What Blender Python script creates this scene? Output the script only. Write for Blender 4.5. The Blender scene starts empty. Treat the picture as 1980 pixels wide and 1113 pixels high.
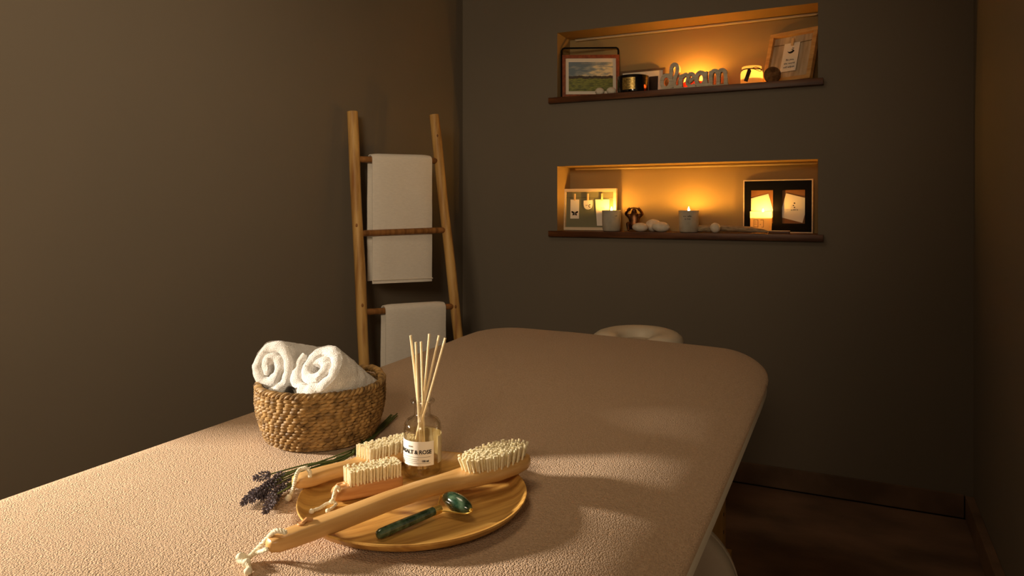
import bpy, bmesh, math, random
from mathutils import Vector, Matrix, noise
random.seed(7)
PI = math.pi
C = bpy.context.scene.collection
V = Vector

# ---------------------------------------------------------------- materials
def lin(c):
    return tuple(((x/255)/12.92 if x/255 <= 0.04045 else ((x/255+0.055)/1.055)**2.4) for x in c)

def mat(name, rgb, rough=0.6, rgb2=None, nscale=8, stretch=(1,1,1), ndetail=4, bump=0.0, bscale=None,
        bdist=0.002, metal=0.0, spec=0.3, sheen=0.0, ramp=(0.35,0.65), coat=0.0, vor=False):
    m = bpy.data.materials.new(name); m.use_nodes = True
    nt = m.node_tree; N = nt.nodes; L = nt.links
    b = N['Principled BSDF']
    b.inputs['Base Color'].default_value = (*lin(rgb), 1)
    b.inputs['Roughness'].default_value = rough
    b.inputs['Metallic'].default_value = metal
    b.inputs['Specular IOR Level'].default_value = spec
    b.inputs['Sheen Weight'].default_value = sheen
    b.inputs['Coat Weight'].default_value = coat
    tc = N.new('ShaderNodeTexCoord'); mp = N.new('ShaderNodeMapping')
    mp.inputs['Scale'].default_value = stretch
    L.new(tc.outputs['Object'], mp.inputs['Vector'])
    if rgb2:
        n = N.new('ShaderNodeTexNoise'); n.inputs['Scale'].default_value = nscale; n.inputs['Detail'].default_value = ndetail
        L.new(mp.outputs['Vector'], n.inputs['Vector'])
        r = N.new('ShaderNodeValToRGB')
        r.color_ramp.elements[0].position = ramp[0]; r.color_ramp.elements[1].position = ramp[1]
        r.color_ramp.elements[0].color = (*lin(rgb), 1); r.color_ramp.elements[1].color = (*lin(rgb2), 1)
        L.new(n.outputs['Fac'], r.inputs['Fac']); L.new(r.outputs['Color'], b.inputs['Base Color'])
    if bump:
        if vor:
            n2 = N.new('ShaderNodeTexVoronoi'); out = 'Distance'; n2.feature = 'SMOOTH_F1'; n2.inputs['Smoothness'].default_value = 0.45
        else:
            n2 = N.new('ShaderNodeTexNoise'); n2.inputs['Detail'].default_value = 3; out = 'Fac'
        n2.inputs['Scale'].default_value = bscale or nscale
        L.new((mp if bscale is None else tc).outputs['Vector' if bscale is None else 'Object'], n2.inputs['Vector'])
        bp = N.new('ShaderNodeBump'); bp.inputs['Strength'].default_value = bump; bp.inputs['Distance'].default_value = bdist; bp.invert = vor
        L.new(n2.outputs[out], bp.inputs['Height']); L.new(bp.outputs['Normal'], b.inputs['Normal'])
    return m

def thin_glass(name, tint=(1,1,1), edge=(0.8,0.76,0.66), rough=0.02, refl=0.5):
    m = bpy.data.materials.new(name); m.use_nodes = True
    nt = m.node_tree; N = nt.nodes; L = nt.links
    N.remove(N['Principled BSDF'])
    lw = N.new('ShaderNodeLayerWeight'); lw.inputs['Blend'].default_value = 0.35
    pw = N.new('ShaderNodeMath'); pw.operation = 'POWER'; pw.inputs[1].default_value = 2.0
    L.new(lw.outputs['Facing'], pw.inputs[0])
    mx = N.new('ShaderNodeMix'); mx.data_type = 'RGBA'
    mx.inputs['A'].default_value = (*tint, 1); mx.inputs['B'].default_value = (*edge, 1)
    L.new(pw.outputs[0], mx.inputs['Factor'])
    tr = N.new('ShaderNodeBsdfTransparent'); L.new(mx.outputs['Result'], tr.inputs['Color'])
    gl = N.new('ShaderNodeBsdfGlossy'); gl.inputs['Roughness'].default_value = rough
    fr = N.new('ShaderNodeMath'); fr.operation = 'MULTIPLY_ADD'; fr.inputs[1].default_value = refl; fr.inputs[2].default_value = 0.035
    L.new(pw.outputs[0], fr.inputs[0])
    ms = N.new('ShaderNodeMixShader')
    L.new(fr.outputs[0], ms.inputs['Fac']); L.new(tr.outputs['BSDF'], ms.inputs[1]); L.new(gl.outputs['BSDF'], ms.inputs[2])
    L.new(ms.outputs['Shader'], N['Material Output'].inputs['Surface'])
    return m

def translucent(name, rgb, w=0.6):
    m = bpy.data.materials.new(name); m.use_nodes = True
    nt = m.node_tree; N = nt.nodes; L = nt.links
    N.remove(N['Principled BSDF'])
    d = N.new('ShaderNodeBsdfDiffuse'); t = N.new('ShaderNodeBsdfTranslucent')
    no = N.new('ShaderNodeTexNoise'); no.inputs['Scale'].default_value = 60
    r = N.new('ShaderNodeValToRGB')
    r.color_ramp.elements[0].color = (*[c*0.85 for c in lin(rgb)], 1); r.color_ramp.elements[1].color = (*lin(rgb), 1)
    L.new(no.outputs['Fac'], r.inputs['Fac'])
    L.new(r.outputs['Color'], d.inputs['Color']); L.new(r.outputs['Color'], t.inputs['Color'])
    ms = N.new('ShaderNodeMixShader'); ms.inputs['Fac'].default_value = w
    L.new(d.outputs['BSDF'], ms.inputs[1]); L.new(t.outputs['BSDF'], ms.inputs[2])
    L.new(ms.outputs['Shader'], N['Material Output'].inputs['Surface'])
    return m

def emit(name, rgb, s):
    m = bpy.data.materials.new(name); m.use_nodes = True
    nt = m.node_tree; N = nt.nodes; L = nt.links
    N.remove(N['Principled BSDF'])
    e = N.new('ShaderNodeEmission'); e.inputs['Color'].default_value = (*rgb, 1); e.inputs['Strength'].default_value = s
    L.new(e.outputs['Emission'], N['Material Output'].inputs['Surface'])
    return m

M = {}
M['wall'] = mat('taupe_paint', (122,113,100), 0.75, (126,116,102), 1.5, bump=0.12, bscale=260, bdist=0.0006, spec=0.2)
M['niche_glow'] = mat('candle_glow_niche_paint', (168,142,98), 0.75, (174,148,102), 3, bump=0.1, bscale=260, bdist=0.0006, spec=0.15)  # wall paint made lighter and warmer here, putting candle glow into the colour
M['ceil'] = mat('ceiling_paint', (190,182,168), 0.8)
M['floor'] = mat('rust_stone_tile', (96,76,62), 0.5, (140,110,90), 3.0, (1,1.6,1), 9, bump=0.25, bscale=30, bdist=0.002)
M['base'] = mat('rust_stone_skirting', (98,78,62), 0.55, (136,108,86), 5, (1,1,1), 9, bump=0.2, bscale=40, bdist=0.001)
M['dark'] = mat('dark_joint', (14,11,9), 0.9)
M['terry'] = mat('brown_terry', (190,158,126), 0.95, (206,174,142), 260, (1,1,1), 3, bump=1.0, bscale=520, bdist=0.0019, spec=0.05, sheen=0.15, vor=True)
M['vinyl'] = mat('cream_vinyl', (226,214,192), 0.45, (220,208,186), 12, bump=0.1, bscale=300, bdist=0.0005)
M['beech'] = mat('beech_wood', (196,158,96), 0.5, (178,136,76), 6, (6,6,1), 5)
M['pine'] = mat('honey_pine', (208,166,100), 0.5, (148,100,50), 4, (12,12,0.8), 7, bump=0.3, bscale=60, bdist=0.001, ramp=(0.42,0.72))
M['rung'] = mat('turned_rung_wood', (166,116,66), 0.5, (118,78,42), 6, (9,9,1), 5)
M['towel'] = mat('white_towel', (240,236,230), 0.95, (244,240,234), 120, bump=1.0, bscale=640, bdist=0.0034, spec=0.05, sheen=0.3)
M['flat_towel'] = mat('white_flat_towel', (236,230,220), 0.95, (242,236,226), 60, (1,1,5), 4, bump=0.6, bscale=480, bdist=0.002, spec=0.05)
M['hem'] = mat('towel_hem', (226,216,202), 0.9, bump=0.3, bscale=500, bdist=0.001)
M['satin'] = mat('grey_satin', (112,108,102), 0.45, bump=0.2, bscale=600, bdist=0.0004)
M['weave'] = mat('seagrass', (178,142,88), 0.6, (72,48,24), 75, (1,1,1), 5, bump=0.5, bscale=500, bdist=0.0008, ramp=(0.3,0.75))
M['tray'] = mat('acacia_tray', (218,170,90), 0.42, (166,116,50), 5, (2,22,3), 8, spec=0.4, ramp=(0.36,0.70), bump=0.1, bscale=220, bdist=0.0004)
M['bamboo'] = mat('bamboo_handle', (220,174,110), 0.36, (196,146,82), 10, (1.2,14,14), 5, spec=0.45, ramp=(0.3,0.75))
M['reddish'] = mat('reddish_beech', (216,164,108), 0.4, (190,132,78), 10, (1.2,14,14), 5, spec=0.4)
M['bristle'] = mat('cream_bristle', (246,236,204), 0.6, (234,218,176), 300, spec=0.3)
M['rope'] = mat('white_cotton_rope', (240,230,205), 0.9, (222,210,180), 200)
M['jade'] = mat('green_jade', (30,58,40), 0.16, (92,116,90), 110, (1,1,1), 5, spec=0.6, ramp=(0.4,0.75), coat=0.5)
M['gold'] = mat('gold_wire', (250,214,120), 0.34, metal=0.85)
M['reed'] = mat('rattan_reed', (248,230,192), 0.6, (234,210,162), 60, (8,8,1), 3)
M['stem'] = mat('lavender_stem', (96,104,52), 0.7, (64,76,36), 40)
M['bloom'] = mat('lavender_bloom', (116,106,112), 0.85, (62,54,60), 300, ramp=(0.4,0.7))
M['paper'] = mat('label_paper', (244,238,226), 0.7)
M['ink'] = mat('black_ink', (36,32,30), 0.7)
M['lightink'] = mat('grey_ink', (150,144,134), 0.7)
M['backlabel'] = mat('ivory_back_label', (206,194,164), 0.8)
M['glass'] = thin_glass('clear_bottle_glass', (0.99,0.985,0.97), (0.74,0.69,0.58), 0.06, 0.6)
M['oil'] = thin_glass('amber_oil', (0.98,0.95,0.86), (0.90,0.82,0.62), 0.02, 0.08)
M['shelf'] = mat('dark_walnut', (112,68,36), 0.4, (70,38,20), 5, (1.2,14,14), 6, spec=0.35)
M['led'] = mat('ivory_aluminium_profile', (206,188,158), 0.4)
M['redwood'] = mat('red_brown_frame', (160,82,38), 0.45, (122,56,24), 8, (8,8,8), 4)
M['blackmetal'] = mat('black_metal', (20,18,17), 0.4, metal=0.5)
M['mount'] = mat('white_mount', (240,230,214), 0.8)
M['pebble'] = mat('white_pebble', (236,226,208), 0.7, (218,206,184), 50, bump=0.15, bscale=150)
M['blackglass'] = mat('black_glaze', (14,12,12), 0.12, spec=0.7)
M['goldlabel'] = mat('gold_label', (206,176,104), 0.35, (150,120,60), 160, metal=0.7)
M['darkpic'] = mat('dark_print', (46,34,26), 0.6, (30,22,18), 20)
M['oldwood'] = mat('grey_brown_frame', (120,96,70), 0.6, (90,70,50), 20)
M['limed'] = mat('limed_wood', (228,216,194), 0.75, (196,182,156), 24, (1,1,6), 5, bump=0.3, bscale=90, bdist=0.001)
M['pinkglass'] = translucent('pink_votive', (236,130,110), 0.6)
M['frost'] = translucent('frosted_jar', (250,226,186), 0.6)
M['waxglass'] = translucent('pale_candle_cup', (244,226,196), 0.6)
M['wax'] = mat('ivory_wax', (240,226,196), 0.5)
M['twine'] = mat('brown_twine', (84,64,40), 0.9)
M['bark'] = mat('dark_tag', (70,54,34), 0.8, (96,76,50), 60)
M['cork'] = mat('cork_disc', (140,100,62), 0.9, (92,60,34), 60, bump=0.4, bscale=90, bdist=0.002)
M['lightwood'] = mat('light_oak', (218,176,116), 0.5, (194,148,88), 7, (2,2,10), 5)
M['plank'] = mat('beige_backing', (206,188,160), 0.7, (176,156,126), 10, (8,1,1))
M['cement'] = mat('grey_cement', (192,184,168), 0.85, (168,160,144), 20, bump=0.2, bscale=80, bdist=0.001)
M['whiteframe'] = mat('pale_frame', (232,212,182), 0.6, (222,200,168), 14, (1,1,6))
M['sage'] = mat('sage_backing', (126,126,100), 0.7, (120,122,96), 9)
M['peg'] = mat('birch_peg', (226,196,146), 0.6)
M['bronze'] = mat('copper_bronze', (128,84,52), 0.3, (70,44,28), 40, metal=0.85, bump=0.3, bscale=120, bdist=0.001)
M['drift'] = mat('driftwood', (190,168,136), 0.85, (142,120,92), 30, (1,6,6), 5, bump=0.6, bscale=70, bdist=0.002)
M['blackcard'] = mat('black_card', (10,9,11), 0.65, spec=0.1)
M['kraft'] = mat('kraft_backing', (150,104,62), 0.7)
M['flame'] = emit('candle_flame', (1.0,0.465,0.062), 1150)
M['small_flame'] = emit('small_flame', (1.0,0.45,0.07), 190)
M['cup_flame'] = emit('cup_flame', (1.0,0.45,0.07), 480)
M['mid_flame'] = emit('mid_flame', (1.0,0.45,0.07), 620)
M['near_flame'] = emit('near_flame', (1.0,0.46,0.065), 950)
M['wick'] = mat('burnt_wick', (20,16,14), 0.9)

# ---------------------------------------------------------------- mesh helpers
def obj(name, bm, m, parent=None, smooth=True, loc=None):
    bmesh.ops.recalc_face_normals(bm, faces=bm.faces[:])
    me = bpy.data.meshes.new(name); bm.to_mesh(me); bm.free()
    if smooth:
        for p in me.polygons: p.use_smooth = True
        try: me.set_sharp_from_angle(angle=math.radians(40))
        except Exception: pass
    me.materials.append(M[m] if isinstance(m, str) else m)
    o = bpy.data.objects.new(name, me); C.objects.link(o)
    if parent: o.parent = parent
    if loc: o.location = loc
    return o

def tag(o, label, cat, group=None):
    o['label'] = label; o['category'] = cat
    if group: o['group'] = group
    return o

def thing(name, label, cat, loc=(0,0,0), rot=(0,0,0), group=None):
    o = bpy.data.objects.new(name, None); C.objects.link(o)
    o.empty_display_size = 0.02
    o.location = loc; o.rotation_euler = rot
    return tag(o, label, cat, group)

def struct(name, bm, m, smooth=False):
    o = obj(name, bm, m, smooth=smooth); o['kind'] = 'structure'; return o

def nb(): return bmesh.new()

def box(bm, x0, x1, y0, y1, z0, z1, bev=0.0, mtx=None, seg=2):
    vs = [bm.verts.new((x, y, z)) for x in (x0, x1) for y in (y0, y1) for z in (z0, z1)]
    fs = [bm.faces.new([vs[i] for i in q]) for q in ((0,1,3,2),(4,6,7,5),(0,4,5,1),(2,3,7,6),(0,2,6,4),(1,5,7,3))]
    if bev:
        es = list({e for f in fs for e in f.edges})
        r = bmesh.ops.bevel(bm, geom=es, offset=bev, segments=seg, affect='EDGES', profile=0.6)
        vs = list({v for f in r['faces'] for v in f.verts} | {v for v in vs if v.is_valid})
    if mtx is not None:
        for v in vs: v.co = mtx @ v.co
    return vs

def loft(bm, rings, cap=True, closed=False):
    R = [[bm.verts.new(p) for p in r] for r in rings]
    n = len(R[0]); k = len(R)
    for i in range(k if closed else k-1):
        a, b = R[i], R[(i+1) % k]
        for j in range(n):
            bm.faces.new((a[j], a[(j+1) % n], b[(j+1) % n], b[j]))
    if cap and not closed:
        bm.faces.new(R[0][::-1]); bm.faces.new(R[-1])
    return R

def frames(pts, closed=False, up=None):
    P = [V(p) for p in pts]; n = len(P); out = []
    ref = None
    for i in range(n):
        if closed: t = P[(i+1) % n] - P[i-1]
        else: t = P[min(i+1, n-1)] - P[max(i-1, 0)]
        t = t.normalized() if t.length > 1e-9 else V((0,0,1))
        if up is not None:
            a = V(up).cross(t)
            if a.length < 1e-6: a = V((1,0,0)).cross(t)
            a.normalize()
        elif ref is None:
            a = t.cross(V((0,0,1)))
            if a.length < 0.05: a = t.cross(V((0,1,0)))
            a.normalize()
        else:
            a = ref - t*ref.dot(t)
            a = a.normalized() if a.length > 1e-6 else t.orthogonal().normalized()
        ref = a
        out.append((P[i], t, a, t.cross(a)))
    return out

def tube(bm, pts, r, n=8, closed=False, cap=True, flat=1.0, up=None):
    rings = []
    for i, (p, t, a, b) in enumerate(frames(pts, closed, up)):
        rr = r[i] if isinstance(r, (list, tuple)) else r
        rings.append([p + a*(rr*math.cos(2*PI*k/n)) + b*(rr*flat*math.sin(2*PI*k/n)) for k in range(n)])
    return loft(bm, rings, cap, closed)

def lathe(bm, prof, n=32, c=(0,0,0), cap=False):
    rings = [[(c[0]+r*math.cos(2*PI*k/n), c[1]+r*math.sin(2*PI*k/n), c[2]+z) for k in range(n)] for r, z in prof]
    return loft(bm, rings, cap)

def ell(bm, c, rx, ry, rz, n=16, m=10, mtx=None, nz=0.0, ns=20, power=1.0):
    rings = []
    for i in range(m+1):
        th = PI*min(max(i/m, 0.004), 0.996)
        ring = []
        for k in range(n):
            ph = 2*PI*k/n
            p = V((rx*math.sin(th)*math.cos(ph), ry*math.sin(th)*math.sin(ph), rz*math.copysign(abs(math.cos(th))**power, math.cos(th))))
            if nz: p *= 1 + nz*noise.noise((p+V(c))*ns)
            if mtx is not None: p = mtx @ p
            ring.append(p + V(c))
        rings.append(ring)
    loft(bm, rings, True)

def catmull(pts, seg=6, closed=False):
    P = [V(p) for p in pts]; n = len(P); out = []
    rng = range(n) if closed else range(n-1)
    for i in rng:
        if closed: p0, p1, p2, p3 = P[i-1], P[i], P[(i+1) % n], P[(i+2) % n]
        else: p0, p1, p2, p3 = P[max(i-1,0)], P[i], P[i+1], P[min(i+2,n-1)]
        for k in range(seg):
            t = k/seg
            out.append(0.5*((2*p1)+(p2-p0)*t+(2*p0-5*p1+4*p2-p3)*t*t+(3*p1-p0-3*p2+p3)*t**3))
    if not closed: out.append(P[-1])
    return out

def twisted(bm, pts, r, turns, strands=3, n=6):
    """a cord of twisted strands along a path"""
    fr = frames(pts); N = len(fr)
    for s in range(strands):
        path = []
        for i, (p, t, a, b) in enumerate(fr):
            th = 2*PI*(turns*i/(N-1) + s/strands)
            path.append(p + a*(r*0.5*math.cos(th)) + b*(r*0.5*math.sin(th)))
        tube(bm, path, r*0.56, n)

def prism(bm, poly, y0, y1):
    """polygon in (x,z) extruded in y"""
    a = [bm.verts.new((x, y0, z)) for x, z in poly]; b = [bm.verts.new((x, y1, z)) for x, z in poly]
    n = len(poly)
    bm.faces.new(a); bm.faces.new(b[::-1])
    for i in range(n): bm.faces.new((a[i], b[i], b[(i+1) % n], a[(i+1) % n]))

def text_mesh(bm, txt, size, mtx, fn=None, bold=0.0, spacing=1.0, depth=0.0004, shear=0.0, res=3):
    cu = bpy.data.curves.new('lettering', 'FONT'); cu.body = txt; cu.size = size
    cu.align_x = 'CENTER'; cu.align_y = 'CENTER'; cu.extrude = depth; cu.offset = bold; cu.space_character = spacing
    cu.shear = shear; cu.resolution_u = res
    o = bpy.data.objects.new('lettering', cu); C.objects.link(o)
    dg = bpy.context.evaluated_depsgraph_get()
    me = bpy.data.meshes.new_from_object(o.evaluated_get(dg))
    bpy.data.objects.remove(o); bpy.data.curves.remove(cu)
    off = len(bm.verts)
    vs = []
    for v in me.vertices:
        p = V(v.co)
        if fn: p = fn(p)
        else: p = mtx @ p
        vs.append(bm.verts.new(p))
    for f in me.polygons:
        try: bm.faces.new([vs[i] for i in f.vertices])
        except ValueError: pass
    bpy.data.meshes.remove(me)

def print_lines(bm, words, size, mtx, fn=None, depth=0.0003):
    """print too blurred to read in the photograph: a line of short fine strokes, word by word"""
    rp = random.Random(sum(words)*7+int(size*1e5))
    st = size*0.34; tot = sum(words)*st+(len(words)-1)*st*1.2
    x = -tot/2
    for n in words:
        for _ in range(n):
            h = size*rp.choice((0.42, 0.42, 0.5, 0.66)); w = st*rp.choice((0.35, 0.5, 0.62)); y0 = -size*0.25
            c = []
            for z in (0.0, depth):
                for px, py in ((x, y0), (x+w, y0), (x+w, y0+h), (x, y0+h)):
                    p = V((px, py, z)); c.append(bm.verts.new(fn(p) if fn else mtx @ p))
            for q in ((0,1,2,3),(4,5,6,7),(0,1,5,4),(1,2,6,5),(2,3,7,6),(3,0,4,7)): bm.faces.new([c[i] for i in q])
            x += st
        x += st*1.2

def upright(x, y, z, rz=0.0):
    """text plane (x right, y up) stood upright facing -y"""
    return Matrix.Translation((x, y, z)) @ Matrix.Rotation(rz, 4, 'Z') @ Matrix.Rotation(PI/2, 4, 'X')

# ---------------------------------------------------------------- camera (level, shifted lens)
YAW = math.atan2(668, 1377)
cam = bpy.data.cameras.new('camera'); co = bpy.data.objects.new('camera', cam); C.objects.link(co)
cam.sensor_width = 36; cam.lens = 36*1377/1980; cam.shift_y = -(556.5-403)/1980
cam.clip_start = 0.02
co.location = (0, 0, 1.08); co.rotation_euler = (PI/2, 0, YAW)
bpy.context.scene.camera = co

# ---------------------------------------------------------------- the room
XL, XR, YB, YF, ZC = -1.675, 0.362, 2.92, -1.9, 2.5
NX0, NX1, ND = -1.194, -0.134, 0.155          # niche sides, depth
NU = (1.545, 1.856); NL = (0.958, 1.2665)      # niche heights
b = nb(); box(b, -3.5, XR+0.1, YF-0.1, YB+0.1, -0.1, 0); struct('floor', b, 'floor')
b = nb(); box(b, -3.5, XR+0.1, YF-0.1, YB+0.3, ZC, ZC+0.1); struct('ceiling', b, 'ceil')
DY0, DY1, DZ = -0.45, 0.505, 2.05               # doorway added out of view; its far jamb cuts the side lamp's beam
b = nb(); box(b, XL-0.1, XL, YF-0.1, DY0, 0, ZC); box(b, XL-0.1, XL, DY1, YB+0.3, 0, ZC); box(b, XL-0.1, XL, DY0, DY1, DZ, ZC); struct('wall_left', b, 'wall')
b = nb()
box(b, XL-0.104, XL+0.012, DY0-0.0, DY0+0.02, 0, DZ); box(b, XL-0.104, XL+0.012, DY1-0.02, DY1, 0, DZ); box(b, XL-0.104, XL+0.012, DY0, DY1, DZ-0.02, DZ)
struct('trim_3', b, 'shelf')  # casing of the added doorway, unseen
b = nb(); box(b, -3.5, -3.4, YF-0.1, 2.0, 0, ZC); box(b, -3.4, XL-0.1, 1.9, 2.0, 0, ZC); box(b, -3.4, XL-0.1, YF-0.1, YF, 0, ZC); struct('wall_added_corridor', b, 'wall')  # made-up corridor behind the added doorway, unseen
b = nb(); box(b, XR, XR+0.1, YF-0.1, YB+0.3, 0, ZC); struct('wall_right', b, 'wall')
b = nb(); box(b, XL, XR, YF-0.1, YF, 0, ZC); struct('wall_front', b, 'wall')
b = nb()
xs = [XL, NX0, NX1, XR]; zs = [0, NL[0], NL[1], NU[0], NU[1], ZC]
for i in range(3):
    for j in range(5):
        if i == 1 and j in (1, 3): continue
        q = [b.verts.new(p) for p in ((xs[i],YB,zs[j]),(xs[i+1],YB,zs[j]),(xs[i+1],YB,zs[j+1]),(xs[i],YB,zs[j+1]))]
        b.faces.new(q)
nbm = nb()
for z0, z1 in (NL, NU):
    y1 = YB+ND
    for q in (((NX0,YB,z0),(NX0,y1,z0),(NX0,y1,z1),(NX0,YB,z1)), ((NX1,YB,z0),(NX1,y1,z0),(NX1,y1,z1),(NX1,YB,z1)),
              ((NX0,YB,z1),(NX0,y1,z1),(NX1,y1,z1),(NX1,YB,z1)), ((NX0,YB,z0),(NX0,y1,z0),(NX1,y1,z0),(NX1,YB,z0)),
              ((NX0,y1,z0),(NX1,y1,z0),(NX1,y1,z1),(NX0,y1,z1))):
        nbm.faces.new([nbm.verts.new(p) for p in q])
# outer shell so that the wall is solid
for q in (((XL,YB+0.29,0),(XR,YB+0.29,0),(XR,YB+0.29,ZC),(XL,YB+0.29,ZC)),):
    b.faces.new([b.verts.new(p) for p in q])
bmesh.ops.remove_doubles(b, verts=b.verts[:], dist=1e-5)
struct('wall_back', b, 'wall')
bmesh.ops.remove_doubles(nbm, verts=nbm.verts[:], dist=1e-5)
struct('wall_niche', nbm, 'niche_glow')
# stone skirting with a dark joint below it
BH = 0.085
def skirting(name, x0, x1, y0, y1):
    b = nb(); box(b, x0, x1, y0, y1, 0.006, BH, 0.0015); struct(name, b, 'base')
skirting('baseboard_back', XL+0.012, XR-0.029, YB-0.011, YB-0.0005)
skirting('baseboard_left', XL+0.0005, XL+0.011, DY1+0.005, YB-0.012)
skirting('baseboard_right', XR-0.026, XR-0.0005, YF+0.02, YB-0.013)
b = nb(); box(b, XL+0.004, XR-0.004, YB-0.008, YB-0.003, 0.0005, 0.006); struct('trim_1', b, 'dark')
b = nb(); box(b, XR-0.022, XR-0.004, YF+0.02, YB-0.014, 0.0005, 0.006); struct('trim_2', b, 'dark')

# ---------------------------------------------------------------- massage table
TZ = 0.70
outline = [(-0.985,0.16),(-1.006,0.35),(-1.016,0.55),(-1.026,1.0),(-1.040,1.42),(-1.054,1.70),(-1.066,1.86),(-1.066,1.965),
           (-1.030,2.035),(-0.955,2.062),(-0.805,2.064),(-0.553,2.044),(-0.355,2.022),(-0.276,1.995),(-0.224,1.930),(-0.200,1.840),
           (-0.193,1.71),(-0.190,1.53),(-0.184,1.12),(-0.181,0.80),(-0.178,0.35),(-0.182,0.18),(-0.21,0.12),(-0.5,0.115),(-0.92,0.115)]
OUT = [V((p.x, p.y)) for p in catmull([(x, y, 0) for x, y in outline], 10, True)]
CEN = V((-0.62, 1.08))
def inset(d):
    n = len(OUT); res = []
    for i in range(n):
        t = (OUT[(i+1) % n]-OUT[i-1]).normalized()
        nrm = V((t.y, -t.x))
        if nrm.dot(CEN-OUT[i]) < 0: nrm = -nrm
        res.append(OUT[i]+nrm*d)
    return res
def ring(d, z): return [(p.x, p.y, z) for p in inset(d)]

def crown(x):
    u = max(0.0, min(1.2, (x+0.335)/0.15))
    return 0.030*u**1.7
def crowned(bm):
    for v in bm.verts: v.co.z -= crown(v.co.x)
    return bm

tab = thing('massage_table', 'massage table with white padded edge and beech legs under the brown terry cover', 'table', (-0.62,1.1,0))
TL = V((-0.62,1.1,0))
def loc(bm, org):
    for v in bm.verts: v.co -= V(org)
    return bm
b = nb()
loft(b, [ring(0.012,0.652), ring(0.003,0.655), ring(-0.0005,0.662), ring(-0.0005,0.682), ring(0.003,0.689), ring(0.012,0.692)], True)
obj('padded_top', loc(crowned(b), TL), 'vinyl', tab)
b = nb()
for x0, x1, y0, y1 in ((-0.965,-0.935,0.25,1.95),(-0.30,-0.27,0.25,1.95),(-0.935,-0.30,0.25,0.28),(-0.935,-0.30,1.92,1.95),(-0.935,-0.30,1.08,1.12)):
    box(b, x0, x1, y0, y1, 0.575, 0.628, 0.003)
obj('frame', loc(b, TL), 'beech', tab)
for x, y in ((-0.325,1.885),(-0.91,1.885),(-0.325,0.31),(-0.91,0.31)):
    b = nb(); box(b, x-0.017, x+0.017, y-0.024, y+0.024, 0.02, 0.578, 0.003)
    leg = obj('leg', loc(b, TL), 'beech', tab)
    b = nb(); lathe(b, [(0.0,0.0),(0.02,0.0),(0.022,0.012),(0.016,0.022),(0,0.022)], 14, (x,y,0))
    obj('foot', loc(b, TL), 'blackmetal', leg)
    b = nb(); box(b, x+0.0165, x+0.034, y-0.02, y+0.014, 0.165, 0.202, 0.002)
    if x > -0.5 and y > 1: obj('brace', loc(b, TL), 'beech', leg)
    else: b.free()
    for k in range(9):
        b = nb(); box(b, x+0.0165, x+0.0178, y-0.014, y-0.010, 0.16+k*0.045, 0.168+k*0.045)
        obj('adjustment_hole', loc(b, TL), 'dark', leg)
# padded horseshoe face cradle beyond the far end
b = nb()
pts = []
for k in range(25):
    a = -PI/2 + math.radians(34) + (2*PI-math.radians(68))*k/24
    pts.append((-0.645+0.098*math.cos(a), 2.262+0.112*math.sin(a), 0.652))
rr = [0.046+0.005*math.sin(PI*k/24) for k in range(25)]; rr[0] = 0.02; rr[1] = 0.038; rr[-1] = 0.02; rr[-2] = 0.038
tube(b, pts, rr, 14, flat=0.62, up=(0,0,1))
cr = obj('face_cradle', loc(b, TL), 'vinyl', tab)
b = nb()
for x in (-0.72, -0.57): tube(b, [(x,1.95,0.612),(x,2.2,0.614)], 0.009, 8)
box(b, -0.76, -0.53, 2.16, 2.36, 0.604, 0.624, 0.004)
obj('cradle_support', loc(b, TL), 'beech', tab)

# brown terry cover lying over the table
b = nb()
def zt(p):
    return TZ + 0.0022*noise.noise(V((p[0]*2.2, p[1]*2.2, 0.3))) + 0.0016*noise.noise(V((p[0]*9, p[1]*9, 1.3)))
rings = [ring(0.002,0.691), ring(-0.002,0.6885), ring(-0.004,0.690), ring(-0.0035,0.6935), ring(0.001,0.6965)]
def flat_ring(d=None, s=None):
    if d is not None: ps = inset(d)
    else: ps = [CEN+(V((max(min(q.x,9),-9), q.y))-CEN)*s for q in inset(0.05)]
    return [(p.x, p.y, zt(p)) for p in ps]
top = flat_ring(0.010)
rings.append([(x, y, z-0.0015) for x, y, z in top])
rings.append(flat_ring(0.026)); rings.append(flat_ring(0.05))
for k in range(1, 40): rings.append(flat_ring(None, 1-k/40))
loft(b, rings, False)
cen = b.verts.new((CEN.x, CEN.y, TZ)); b.verts.ensure_lookup_table()
n = len(OUT); last = b.verts[len(b.verts)-1-n:len(b.verts)-1]
for k in range(n): b.faces.new((last[k], last[(k+1) % n], cen))
tag(obj('table_cover', crowned(b), 'terry'), 'brown terry towelling cover spread over the whole massage table', 'table cover')

# round cream cushion standing on the floor against the far leg
b = nb()
lathe(b, [(0.0,-0.045),(0.10,-0.045),(0.158,-0.042),(0.170,-0.034),(0.1745,-0.022),(0.1745,0.022),(0.170,0.034),(0.158,0.042),(0.10,0.045),(0.0,0.045)], 48)
o = tag(obj('round_cushion', b, 'vinyl'), 'round cream cushion standing on edge under the massage table by its leg', 'cushion')
o.location = (-0.421,1.70,0.1785); o.rotation_euler = (PI/2,0,0.12)
b = nb(); lathe(b, [(0.1752,-0.004),(0.178,0),(0.1752,0.004)], 48)
obj('piping', b, 'vinyl', o)

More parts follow.
